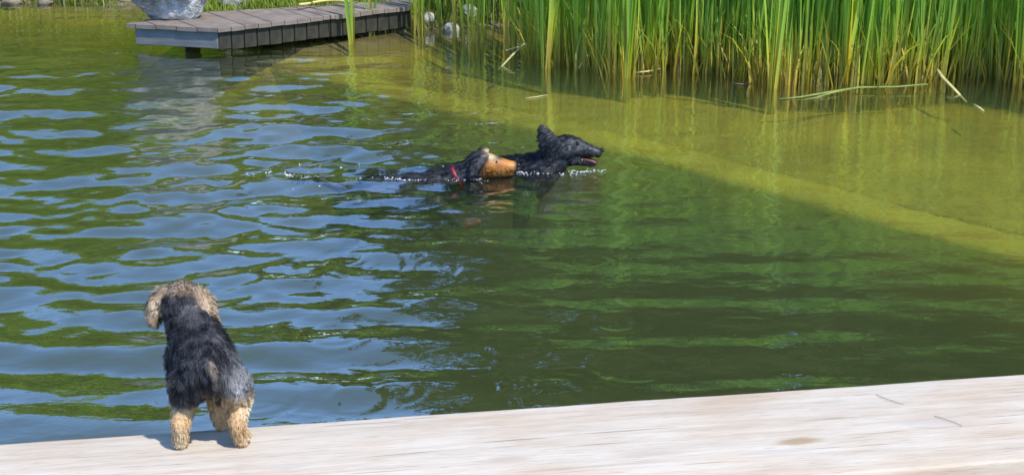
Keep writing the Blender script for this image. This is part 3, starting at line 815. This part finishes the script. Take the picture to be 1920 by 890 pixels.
# tall dark trees behind the reeds; one added farther back closes a sky gap
for i, (x, y, h, r, lab) in enumerate([(2.2, 15.6, 16, 3.1, 'tall dark broadleaf tree behind the reeds, next to the lawn gap'), (6.4, 14.8, 17, 3.5, 'tall dark broadleaf tree behind the middle of the reeds'), (11.2, 13.6, 16, 3.5, 'tall dark broadleaf tree behind the far end of the reeds'), (4.3, 18.5, 17, 3.2, 'tall dark broadleaf tree added farther back to close a sky gap in the reflection'), (9.0, 18, 17, 3.4, 'tall dark broadleaf tree at the back, past the others')]):
    tree(x, y, h, (r, r, h * 0.43), h * 0.53, M_LEAF_MID, lab, 100 + i, 340, 60000, 0.16, trunk_r=0.22, group='tall trees behind the reeds')
for i, (x, y, h, r) in enumerate([(0.3, 13.4, 4.6, 1.5), (2.6, 13.0, 6.0, 1.8), (3.9, 13.9, 9.0, 1.9), (5.2, 12.7, 5.6, 1.8), (7.8, 12.3, 6.2, 1.9), (10.4, 11.8, 5.8, 1.9)]):  # added to fill sky gaps in the water's reflection
    tree(x, y, h, (r, r * .9, h * 0.45), h * 0.52, M_LEAF_MID, 'bushy young tree added behind the dark hedge to fill sky gaps in the reflection', 180 + i, 110, 15000, 0.11, name='gap_fill_tree', trunk_r=0.08, group='young trees added behind the hedge')
# lower round trees across the lawn, sky above them
for i, (x, y, h, r) in enumerate([(-2.6, 23, 5.6, 2.2), (-6.2, 21.5, 6.6, 2.6), (-10.5, 22.5, 6.0, 2.6), (-14.5, 20, 6.8, 2.7)]):
    tree(x, y, h, (r, r, h * 0.40), h * 0.58, M_LEAF_LIME, 'low rounded tree across the lawn beyond the left shore', 120 + i, 100, 12000, 0.13, group='rounded trees across the lawn')
for i, x in enumerate((-17.5, -15, -12.6, -10.2, -7.8, -5.4, -3.0, -0.8)):  # added row, keeps the bright horizon out of the water's reflection
    tree(x, 18.2 + 0.5 * math.sin(i * 2.1), 3.3, (1.5, 1.1, 1.6), 1.7, M_LEAF_LIME if i % 2 else M_LEAF_MID, 'rounded shrub added at the back of the lawn to hide the horizon', 200 + i, 90, 9000, 0.10, name='shrub', trunk_r=0.06, group='shrubs added across the lawn to hide the horizon', cat='shrub')
# lime shrubs on the left shore, dark shrubs behind the reeds
for i, (x, y, h, r) in enumerate([(-2.3, 11.9, 1.5, 0.8), (-3.3, 11.6, 2.0, 0.9), (-4.4, 11.7, 1.7, 0.9), (-5.5, 11.6, 2.1, 0.95), (-6.7, 11.8, 1.8, 0.95), (-7.9, 11.7, 2.0, 0.95), (-1.3, 12.6, 1.2, 0.7)]):
    tree(x, y, h, (r, r * .8, h * 0.52), h * 0.48, M_LEAF_LIME, 'lime green shrub in the sunlit row on the left bank', 140 + i, 90, 12000, 0.05, name='shrub', trunk_r=0.04, group='lime shrubs on the left bank', cat='shrub')
for i, (x, y, h, r) in enumerate([(-0.35, 10.9, 1.1, 0.6), (0.5, 11.0, 1.9, 0.8), (1.7, 11.1, 2.4, 0.95), (3.0, 11.0, 2.2, 0.95), (4.3, 10.9, 2.5, 1.0), (5.6, 10.6, 2.2, 1.0), (7.0, 10.3, 2.5, 1.1), (8.6, 10.0, 2.4, 1.1)]):
    tree(x, y, h, (r, r * .8, h * 0.48), h * 0.5, M_LEAF_DARK, 'dark green shrub in the hedge behind the reeds', 160 + i, 80, 7000, 0.06, name='shrub', trunk_r=0.05, group='dark shrubs behind the reeds', cat='shrub')

# ------------------------------------------------------------------ dogs
def hull_ball(bm, spheres, sub=2):
    """convex hull of balls / ellipsoids (centre, radius or (rx,ry,rz))"""
    tmp = bmesh.new()
    for c, r in spheres:
        rr = (r, r, r) if not isinstance(r, tuple) else r
        mt = Matrix.Translation(Vector(c)) @ Matrix.Diagonal((*rr, 1))
        bmesh.ops.create_icosphere(tmp, subdivisions=sub, radius=1, matrix=mt)
    if len(spheres) > 1:
        res = bmesh.ops.convex_hull(tmp, input=list(tmp.verts))
        junk = [g for g in res['geom_interior'] + res['geom_unused'] if isinstance(g, bmesh.types.BMVert) and g.is_valid]
        bmesh.ops.delete(tmp, geom=list(set(junk)), context='VERTS')
    me = bpy.data.meshes.new('tmp'); tmp.to_mesh(me); tmp.free()
    bm.from_mesh(me); bpy.data.meshes.remove(me)
def body_mesh(name, parts, voxel, smooth_it, mat):
    """one continuous surface from overlapping tapered volumes"""
    bm = bmesh.new()
    for p in parts: hull_ball(bm, p)
    me = bpy.data.meshes.new(name); bm.to_mesh(me); bm.free()
    o = bpy.data.objects.new(name, me); COL.objects.link(o)
    rm = o.modifiers.new('r', 'REMESH'); rm.mode = 'VOXEL'; rm.voxel_size = voxel
    sm = o.modifiers.new('s', 'SMOOTH'); sm.iterations = smooth_it; sm.factor = 0.5
    dg = bpy.context.evaluated_depsgraph_get(); dg.update()
    res = bpy.data.meshes.new_from_object(o.evaluated_get(dg))
    bpy.data.objects.remove(o); bpy.data.meshes.remove(me)
    res.name = name; res.materials.clear(); res.materials.append(mat)
    for p in res.polygons: p.use_smooth = True
    return res
def paint(me, colf):
    n = len(me.vertices); co = np.empty(n * 3, np.float32); me.vertices.foreach_get('co', co); co = co.reshape(-1, 3)
    a = me.color_attributes.new('Col', 'FLOAT_COLOR', 'POINT'); c = np.ones((n, 4), np.float32); c[:, :3] = colf(co); a.data.foreach_set('color', c.ravel())
def vnoise(P, f, seed):
    r = np.random.default_rng(seed); o = r.uniform(-50, 50, 3)
    return np.array([mnoise.noise(Vector(p * f + o)) for p in P])
def fur(name, me, n, lenf, dirf, colf, mat, parent, width=0.0013, clumps=900, clump=0.55, jitter=0.25, seed=1, zmin=-9, curl=0.0):
    r = np.random.default_rng(seed)
    me.calc_loop_triangles()
    nt = len(me.loop_triangles); tv = np.empty(nt * 3, np.int32); me.loop_triangles.foreach_get('vertices', tv); tv = tv.reshape(-1, 3)
    nv = len(me.vertices); co = np.empty(nv * 3, np.float32); me.vertices.foreach_get('co', co); co = co.reshape(-1, 3).astype(float)
    vn = np.empty(nv * 3, np.float32); me.vertices.foreach_get('normal', vn); vn = vn.reshape(-1, 3).astype(float)
    A = np.linalg.norm(np.cross(co[tv[:, 1]] - co[tv[:, 0]], co[tv[:, 2]] - co[tv[:, 0]]), axis=1)
    A = A * (co[tv].mean(1)[:, 2] > zmin)
    k = r.choice(nt, n, p=A / A.sum())
    uv = r.random((n, 2)); fl = uv.sum(1) > 1; uv[fl] = 1 - uv[fl]
    w3 = np.column_stack([1 - uv.sum(1), uv])
    P = (co[tv[k]] * w3[:, :, None]).sum(1); Nn = (vn[tv[k]] * w3[:, :, None]).sum(1); Nn /= np.linalg.norm(Nn, axis=1)[:, None]
    L = lenf(P, Nn) * r.uniform(0.5, 1.45, n)
    D = dirf(P, Nn); D = D + r.normal(size=(n, 3)) * jitter; D /= np.linalg.norm(D, axis=1)[:, None]
    ci = r.choice(n, min(clumps, n), replace=False)
    kd = KDTree(len(ci))
    for a, b_ in enumerate(ci): kd.insert(P[b_], a)
    kd.balance()
    own = np.array([ci[kd.find(p)[1]] for p in P])
    lower = np.array([0, 0, -1.0])
    mid = P + D * (L * 0.5)[:, None]
    tip = P + D * (L * 0.85)[:, None] + (lower * 0.35 - Nn * 0.12) * (L * 0.5)[:, None]
    tip = tip * (1 - clump) + tip[own] * clump
    mid = mid * (1 - clump * .4) + mid[own] * (clump * .4)
    if curl: mid += r.normal(size=(n, 3)) * curl
    S = np.cross(D, Nn + r.normal(size=(n, 3)) * 0.35); S /= np.linalg.norm(S, axis=1)[:, None] + 1e-9
    wd = width * r.uniform(0.7, 1.4, n)
    V = np.empty((n * 5, 3)); V[0::5] = P - S * wd[:, None] - Nn * .001; V[1::5] = P + S * wd[:, None] - Nn * .001
    V[2::5] = mid - S * (wd * .8)[:, None]; V[3::5] = mid + S * (wd * .8)[:, None]; V[4::5] = tip
    c = colf(P); c = c * r.uniform(0.72, 1.28, n)[:, None]
    C = np.repeat(c, 5, axis=0); C[4::5] *= 1.25; C[0::5] *= .9; C[1::5] *= .9
    rn = Nn + np.array([0, 0, 0.35]) + r.normal(size=(n, 3)) * 0.25; rn = rn * .6 + rn[own] * .4; rn /= np.linalg.norm(rn, axis=1)[:, None]
    i = np.arange(n) * 5
    m = mesh_np(name, V, [np.stack([i, i + 1, i + 3, i + 2], 1), np.stack([i + 2, i + 3, i + 4], 1)], mat, False, np.clip(C, 0, 1), np.repeat(rn, 5, axis=0))
    o = mobj(name, m, parent); o['kind'] = 'stuff'
    return o
def ball(name, c, r, mat, parent, rot=None):
    bm = bmesh.new(); rr = (r, r, r) if not isinstance(r, tuple) else r
    mt = Matrix.Translation(Vector(c)) @ (rot or Matrix.Identity(4)) @ Matrix.Diagonal((*rr, 1))
    bmesh.ops.create_icosphere(bm, subdivisions=3, radius=1, matrix=mt)
    return bm_obj(name, bm, mat, parent, True)
def lerp3(a, b, t): return np.asarray(a) * (1 - t)[:, None] + np.asarray(b) * t[:, None]

# --- small shaggy terrier on the beam, seen from behind
B0 = Vector((-0.612, 2.65, 0.4))
sd_ = empty('small_dog', B0); tag(sd_, 'small shaggy black and tan terrier standing on the beam, seen from behind', 'dog')
parts = [
    [((0.006, 0.004, 0.172), 0.054), ((-0.018, 0.06, 0.184), 0.056)],
    [((-0.018, 0.06, 0.184), 0.056), ((-0.044, 0.108, 0.204), 0.052)],
    [((-0.044, 0.108, 0.206), 0.050), ((-0.068, 0.138, 0.240), 0.040)],
    [((-0.074, 0.150, 0.254), (0.045, 0.046, 0.042)), ((-0.076, 0.170, 0.250), 0.040)],
    [((-0.080, 0.180, 0.244), 0.032), ((-0.090, 0.222, 0.232), 0.020)],
    # ears
    [((-0.110, 0.144, 0.278), 0.013), ((-0.130, 0.138, 0.256), (0.009, 0.016, 0.016)), ((-0.135, 0.140, 0.224), (0.007, 0.013, 0.012))],
    [((-0.040, 0.144, 0.278), 0.013), ((-0.022, 0.138, 0.256), (0.009, 0.016, 0.016)), ((-0.018, 0.140, 0.224), (0.007, 0.013, 0.012))],
    # hind legs
    [((-0.040, 0.004, 0.138), 0.040), ((-0.054, 0.020, 0.096), 0.025)], [((-0.054, 0.020, 0.096), 0.025), ((-0.058, -0.022, 0.056), 0.0155)],
    [((-0.058, -0.022, 0.056), 0.0155), ((-0.062, -0.012, 0.016), 0.0135)], [((-0.062, -0.012, 0.015), 0.0155), ((-0.066, 0.012, 0.012), 0.0125)],
    [((0.042, 0.006, 0.138), 0.042), ((0.056, 0.024, 0.096), 0.026)], [((0.056, 0.024, 0.096), 0.026), ((0.056, -0.014, 0.056), 0.0155)],
    [((0.056, -0.014, 0.056), 0.0155), ((0.060, -0.002, 0.016), 0.014)], [((0.060, -0.002, 0.015), 0.016), ((0.062, 0.020, 0.012), 0.013)],
    # front legs
    [((-0.074, 0.104, 0.165), 0.030), ((-0.080, 0.086, 0.095), 0.021)], [((-0.080, 0.086, 0.095), 0.021), ((-0.084, 0.082, 0.016), 0.015)], [((-0.084, 0.082, 0.014), 0.014), ((-0.088, 0.100, 0.012), 0.012)],
    [((-0.012, 0.100, 0.165), 0.030), ((-0.006, 0.084, 0.095), 0.022)], [((-0.006, 0.084, 0.095), 0.022), ((0.004, 0.074, 0.016), 0.015)], [((0.004, 0.074, 0.015), 0.015), ((0.004, 0.094, 0.012), 0.013)],
    # tail
    [((0.012, -0.036, 0.200), 0.014), ((0.024, -0.054, 0.196), 0.009)], [((0.024, -0.054, 0.196), 0.009), ((0.027, -0.060, 0.160), 0.006)],
]
bme = body_mesh('body', parts, 0.0035, 6, M_BODY)
HEADC = np.array([-0.072, 0.152, 0.256])
def small_col(P):
    x, y, z = P[:, 0], P[:, 1], P[:, 2]
    n = vnoise(P, 26, 4); n2 = vnoise(P, 70, 5)
    blk = lerp3([0.010, 0.010, 0.013], [0.12, 0.115, 0.12], np.clip(0.25 + 0.65 * n + 0.7 * n2, 0, 1))  # grey-black saddle, lightened to carry silver highlights of the back
    tan = lerp3([0.58, 0.32, 0.13], [0.92, 0.66, 0.40], np.clip(0.5 + 0.7 * n, 0, 1))
    hd = lerp3([0.17, 0.105, 0.06], [0.56, 0.43, 0.31], np.clip(0.5 + 0.8 * n + 0.3 * n2, 0, 1))
    c = blk
    leg = sstep(0.112, 0.078, z + 0.016 * n) ; leg = np.maximum(leg, sstep(0.14, 0.10, z + .012 * n) * sstep(0.015, 0.03, x) * sstep(0.05, 0.075, x + .0 * n + 0.03))
    c = lerp3(c.T.T, tan, leg) if False else c * (1 - leg)[:, None] + tan * leg[:, None]
    dh = np.linalg.norm((P - HEADC) * np.array([0.8, 1, 1]), axis=1)
    ear = np.maximum(sstep(-0.106, -0.114, x), sstep(-0.046, -0.036, x)) * (z > 0.205) * (y > 0.112)
    crown = sstep(0.273, 0.287, z + 0.006 * n) * (y > 0.12)
    face = (y > 0.185).astype(float)
    h = np.clip(ear + crown + face, 0, 1)
    hd = hd * (1 - ear)[:, None] + lerp3([0.26, 0.15, 0.075], [0.68, 0.50, 0.33], np.clip(0.5 + 0.9 * n + .4 * n2, 0, 1)) * ear[:, None]
    c = c * (1 - h)[:, None] + hd * h[:, None]
    # sun highlight painted grey on the right hip, and pale tail
    g = np.exp(-(((x - 0.062) / 0.022) ** 2 + ((z - 0.155) / 0.04) ** 2)) * (y < 0.07)
    g = np.clip(g * (0.6 + 0.7 * n), 0, 1)
    c = c * (1 - g)[:, None] + np.array([0.48, 0.46, 0.45]) * g[:, None]
    t = (y < -0.050) * (z > 0.12)
    t = t * np.clip(0.3 + 0.8 * n, 0, .6)
    c = c * (1 - t)[:, None] + np.array([0.26, 0.19, 0.14]) * t[:, None]
    # pale inside of the buttocks
    q = np.exp(-(((x - 0.012) / 0.022) ** 2 + ((z - 0.105) / 0.03) ** 2)) * (y < -0.02)
    q = np.clip(q, 0, 1) * .6
    c = c * (1 - q)[:, None] + tan * q[:, None]
    return c
paint(bme, small_col); mobj('body', bme, sd_)
def small_len(P, Nn):
    x, y, z = P[:, 0], P[:, 1], P[:, 2]
    L = np.where(z < 0.105, 0.010, 0.020)
    L = np.where(z < 0.022, 0.007, L)
    L = np.where((z > 0.225) & (y > 0.11), 0.017, L)
    L = np.where((y < -0.05) & (z > 0.12), 0.012, L)
    ear = ((x < -0.108) | (x > -0.042)) & (z > 0.21) & (y > 0.112)
    L = np.where(ear, 0.018, L)
    L = np.where((z > 0.10) & (z < 0.14) & (~ear), 0.014, L)
    return L
def small_dir(P, Nn):
    x, y, z = P[:, 0], P[:, 1], P[:, 2]
    d = Nn * 0.42 + np.array([0.12, -0.42, -0.75])
    head = (z > 0.225) & (y > 0.11)
    hd = Nn * 0.45 + np.column_stack([(x + 0.072) * 9, np.full(len(x), -0.12), np.full(len(x), -0.55)])
    d = np.where(head[:, None], hd, d)
    legm = z < 0.09
    d = np.where(legm[:, None], Nn * 0.55 + np.array([0, -0.05, -0.85]), d)
    return d
fur('fur', bme, 90000, small_len, small_dir, small_col, M_FUR, sd_, 0.0006, 1300, 0.5, 0.32, 3, curl=0.0012)
ball('nose', (-0.0915, 0.241, 0.236), (0.009, 0.007, 0.007), M_NOSE, sd_)
for sx in (-0.108, -0.062): ball('eye', (sx, 0.196, 0.262), 0.006, M_EYE, sd_)

# --- black shepherd swimming
S0 = Vector((0.233, 6.06, 0.0))
sh = empty('black_shepherd_dog', S0); tag(sh, 'black prick eared dog swimming with its head up, mouth open', 'dog')
parts = [
    # skull, muzzle, lower jaw
    [((0.012, 0.0, 0.112), (0.058, 0.056, 0.046)), ((-0.02, 0.0, 0.100), (0.050, 0.056, 0.048))],
    [((0.045, 0.0, 0.108), 0.040), ((0.080, 0.0, 0.092), 0.034)], [((0.080, 0.0, 0.092), 0.034), ((0.144, 0.0, 0.078), (0.018, 0.023, 0.020))],
    [((0.02, 0.0, 0.065), 0.040), ((0.066, 0.0, 0.040), 0.020)], [((0.066, 0.0, 0.040), 0.020), ((0.124, 0.0, 0.024), (0.012, 0.016, 0.010))],
    [((0.05, -0.03, 0.095), 0.020), ((0.0, -0.034, 0.085), 0.026)], [((0.05, 0.03, 0.095), 0.020), ((0.0, 0.034, 0.085), 0.026)],
    # ears: pricked, flat
    [((-0.048, -0.038, 0.100), (0.052, 0.016, 0.026)), ((-0.072, -0.056, 0.150), (0.042, 0.011, 0.024)), ((-0.097, -0.060, 0.206), (0.015, 0.008, 0.013))],
    [((-0.040, 0.030, 0.118), (0.030, 0.012, 0.022)), ((-0.066, 0.046, 0.140), (0.022, 0.008, 0.014)), ((-0.092, 0.052, 0.165), (0.008, 0.005, 0.008))],
    # neck, shoulders, back, rump, tail
    [((-0.03, 0.0, 0.078), 0.050), ((-0.10, 0.012, 0.016), 0.062)], [((-0.10, 0.012, 0.016), 0.062), ((-0.20, 0.05, -0.035), 0.084)],
    [((-0.20, 0.06, -0.045), 0.098), ((-0.45, 0.17, -0.12), 0.105)], [((-0.45, 0.17, -0.12), 0.105), ((-0.66, 0.26, -0.14), 0.095)],
    [((-0.70, 0.28, -0.12), 0.035), ((-0.98, 0.40, -0.12), 0.02)],
    [((-0.03, 0.0, 0.04), 0.05), ((-0.14, 0.02, -0.06), 0.085)],
    # paddling legs
    [((-0.18, -0.03, -0.12), 0.05), ((-0.20, -0.04, -0.26), 0.032)], [((-0.20, -0.04, -0.26), 0.032), ((-0.13, -0.04, -0.36), 0.022)],
    [((-0.18, 0.12, -0.10), 0.05), ((-0.20, 0.12, -0.26), 0.032)], [((-0.20, 0.12, -0.26), 0.032), ((-0.14, 0.12, -0.36), 0.022)],
    [((-0.62, 0.18, -0.16), 0.065), ((-0.60, 0.18, -0.30), 0.04)], [((-0.60, 0.18, -0.30), 0.04), ((-0.72, 0.20, -0.40), 0.022)],
    [((-0.66, 0.32, -0.16), 0.065), ((-0.76, 0.33, -0.30), 0.04)], [((-0.76, 0.33, -0.30), 0.04), ((-0.90, 0.36, -0.34), 0.022)],
]
shm = body_mesh('body', parts, 0.0045, 4, M_WETBODY)
def shep_col(P):
    n = vnoise(P, 30, 8)
    n2 = vnoise(P * np.array([0.6, 1, 1]), 95, 9)
    c = lerp3([0.006, 0.006, 0.007], [0.060, 0.058, 0.060], np.clip(0.22 + .55 * n + .75 * n2, 0, 1))  # grey flecks put the coat's highlights into the black
    x, y, z = P[:, 0], P[:, 1], P[:, 2]
    m = np.exp(-(((x - 0.105) / 0.03) ** 2 + ((z - 0.056) / 0.010) ** 2)) * .9
    c = c * (1 - m)[:, None] + np.array([0.09, 0.02, 0.018]) * m[:, None]
    return c
paint(shm, shep_col); mobj('body', shm, sh)
fur('fur', shm, 24000, lambda P, Nn: np.where(P[:, 0] > 0.05, 0.007, np.where(P[:, 0] < -0.04, 0.026, 0.014)), lambda P, Nn: Nn * 0.30 + np.array([-0.8, 0.1, -0.35]), shep_col, M_WETFUR, sh, 0.0012, 520, 0.75, 0.25, 5, zmin=-0.01)
ball('nose', (0.160, 0, 0.089), (0.010, 0.013, 0.010), M_NOSE, sh)
for sy in (-1, 1): ball('eye', (0.050, sy * 0.034, 0.128), 0.0085, M_EYE, sh)
bm = bmesh.new(); hull_ball(bm, [((0.070, 0, 0.054), (0.02, 0.022, 0.006)), ((0.115, -0.008, 0.044), (0.016, 0.017, 0.007)), ((0.132, -0.014, 0.034), (0.010, 0.012, 0.008))], 3)
bm_obj('tongue', bm, M_TONGUE, sh, True)
bm = bmesh.new()
for i in range(5):
    t = i / 4; p = Vector((0.072 + 0.05 * t, -0.021 + 0.006 * t, 0.050 - 0.012 * t))
    bmesh.ops.create_cone(bm, segments=6, radius1=0.003, radius2=0.0008, depth=0.010, cap_ends=True, matrix=Matrix.Translation(p))
bm_obj('teeth', bm, M_TEETH, sh, True)

# --- black and tan dog swimming close behind
T0 = Vector((-0.085, 5.955, -0.006))
tn = empty('black_and_tan_dog', T0); tag(tn, 'wet black and tan dog with red collar swimming behind the black dog', 'dog')
parts = [
    [((-0.046, 0.0, 0.060), (0.054, 0.050, 0.046)), ((-0.01, 0.0, 0.056), (0.045, 0.044, 0.040))],
    [((0.0, 0.0, 0.052), 0.040), ((0.050, 0.004, 0.044), (0.030, 0.030, 0.028))], [((0.050, 0.004, 0.044), (0.030, 0.030, 0.027)), ((0.086, 0.006, 0.044), (0.014, 0.022, 0.019))],
    [((0.0, 0.0, 0.030), 0.032), ((0.070, 0.004, 0.018), 0.014)],
    # drop ears
    [((-0.030, -0.040, 0.098), (0.022, 0.012, 0.012)), ((-0.060, -0.058, 0.062), (0.024, 0.007, 0.020)), ((-0.074, -0.058, 0.028), (0.014, 0.006, 0.012))],
    [((-0.030, 0.040, 0.098), (0.022, 0.012, 0.012)), ((-0.060, 0.058, 0.062), (0.024, 0.007, 0.020)), ((-0.074, 0.058, 0.028), (0.014, 0.006, 0.012))],
    ]
K_ = 1.13
parts = [[(tuple(K_ * q for q in c), tuple(K_ * q for q in r) if isinstance(r, tuple) else K_ * r) for c, r in p] for p in parts] + [
    [((-0.05, 0.0, 0.050), 0.050), ((-0.17, 0.0, -0.006), 0.056)], [((-0.17, 0.0, -0.008), 0.056), ((-0.30, 0.0, -0.064), 0.085)],
    [((-0.30, 0.0, -0.064), 0.085), ((-0.52, -0.01, -0.080), 0.088)], [((-0.52, -0.01, -0.080), 0.088), ((-0.62, -0.01, -0.12), 0.070)],
    [((-0.64, -0.01, -0.05), 0.024), ((-0.74, -0.01, -0.008), 0.016)], [((-0.74, -0.01, -0.008), 0.016), ((-0.86, -0.005, 0.002), 0.010)],
    [((-0.24, -0.05, -0.10), 0.04), ((-0.14, -0.06, -0.20), 0.026)], [((-0.14, -0.06, -0.20), 0.026), ((-0.06, -0.06, -0.18), 0.018)],
    [((-0.24, 0.05, -0.10), 0.04), ((-0.26, 0.06, -0.24), 0.026)], [((-0.26, 0.06, -0.24), 0.026), ((-0.20, 0.06, -0.32), 0.018)],
    [((-0.58, -0.06, -0.10), 0.05), ((-0.56, -0.06, -0.22), 0.032)], [((-0.56, -0.06, -0.22), 0.032), ((-0.66, -0.06, -0.32), 0.018)],
    [((-0.58, 0.05, -0.10), 0.05), ((-0.66, 0.05, -0.22), 0.032)], [((-0.66, 0.05, -0.22), 0.032), ((-0.76, 0.05, -0.26), 0.018)],
]
tnm = body_mesh('body', parts, 0.006, 4, M_WETBODY)
def tan_col(P):
    n = vnoise(P, 30, 18)
    x, y, z = P[:, 0] / K_, P[:, 1] / K_, P[:, 2] / K_
    n2 = vnoise(P * np.array([0.6, 1, 1]), 95, 19)
    c = lerp3([0.007, 0.007, 0.009], [0.070, 0.066, 0.068], np.clip(0.25 + .55 * n + .75 * n2, 0, 1))
    tan = lerp3([0.30, 0.10, 0.016], [0.52, 0.21, 0.04], np.clip(0.5 + n, 0, 1))
    m = sstep(-0.045, -0.015, x + 0.010 * n - 0.35 * (z - 0.05)) * sstep(0.086, 0.070, z + 0.006 * n) * sstep(0.095, 0.080, x)
    c = c * (1 - m)[:, None] + tan * m[:, None]
    e = np.exp(-(((x + 0.004) / 0.024) ** 2 + ((np.abs(y) - 0.022) / 0.020) ** 2 + ((z - 0.094) / 0.014) ** 2)) * 1.5
    e = np.clip(e, 0, 1)
    c = c * (1 - e)[:, None] + np.array([0.55, 0.38, 0.20]) * e[:, None]
    br = sstep(0.030, 0.015, z) * m * .6
    c = c * (1 - br)[:, None] + np.array([0.10, 0.035, 0.012]) * br[:, None]
    return c
paint(tnm, tan_col); mobj('body', tnm, tn)
fur('fur', tnm, 15000, lambda P, Nn: np.where(P[:, 0] > -0.02, 0.005, np.where(P[:, 0] < -0.12, 0.026, 0.018)), lambda P, Nn: Nn * 0.30 + np.array([-0.75, 0.05, -0.45]), tan_col, M_WETFUR, tn, 0.0012, 520, 0.75, 0.25, 6, zmin=-0.01)
ball('nose', (0.113, 0.007, 0.056), (0.009, 0.013, 0.010), M_NOSE, tn)
for sy in (-1, 1): ball('eye', (0.020, sy * 0.036, 0.082), 0.0042, M_EYE, tn)
rp = []
ax = Vector((-0.1, 0, -0.054)).normalized(); c0 = Vector((-0.148, 0, 0.004)); a1 = Vector((0, 1, 0)); b1 = ax.cross(a1).normalized()
V, Fq = [], []
for i in range(32):
    an = 2 * math.pi * i / 32; d = a1 * math.cos(an) + b1 * math.sin(an)
    for dr, da in ((0.050, -0.008), (0.0572, -0.008), (0.0572, 0.008), (0.050, 0.008)): V.append(tuple(c0 + d * dr + ax * da))
for i in range(32):
    for k in range(4): Fq.append((i * 4 + k, i * 4 + (k + 1) % 4, ((i + 1) % 32) * 4 + (k + 1) % 4, ((i + 1) % 32) * 4 + k))
mobj('collar', mesh_np('collar', V, np.array(Fq), M_COLLAR, True), tn)

# ------------------------------------------------------------------ foam drops round the swimming dogs; the white dots also imitate sun glints
rs = random.Random(77); bm = bmesh.new()
def drop(x, y, r, dz=0.0):
    z = float(wave_z(np.array([[x, y]]))[0])
    mt = Matrix.Translation((x, y, z + r * 0.3 + dz)) @ Matrix.Diagonal((r * rs.uniform(1, 2.2), r * rs.uniform(1, 1.6), r * .7, 1))
    bmesh.ops.create_icosphere(bm, subdivisions=1, radius=1, matrix=mt)
for a, b_, y0, nc in ((0.02, 0.30, 5.985, 11), (0.30, 0.40, 6.02, 7), (-0.33, -0.12, 5.885, 6), (-0.75, -0.35, 5.89, 11), (-0.98, -0.80, 5.945, 4), (-1.2, -1.0, 5.98, 2)):
    for k in range(nc):
        cx, cy, sp2 = rs.uniform(a, b_), y0 + rs.gauss(0, 0.014), rs.uniform(0.006, 0.03)
        for i in range(rs.randint(3, 16)):
            drop(cx + rs.gauss(0, sp2), cy + rs.gauss(0, sp2 * .45), rs.choice([0.0007, 0.0009, 0.0012, 0.0016, 0.0024]) * rs.uniform(.7, 1.3), abs(rs.gauss(0, 0.004)))
for i in range(26): drop(rs.uniform(-1.0, -0.2), 6.02 + rs.gauss(0, 0.09), rs.choice([0.0015, 0.002, 0.003]))
tag(bm_obj('foam', bm, M_FOAM_GLINT, None, True), 'white foam drops and imitated sun glints along the swimming dogs', 'foam', kind='stuff')
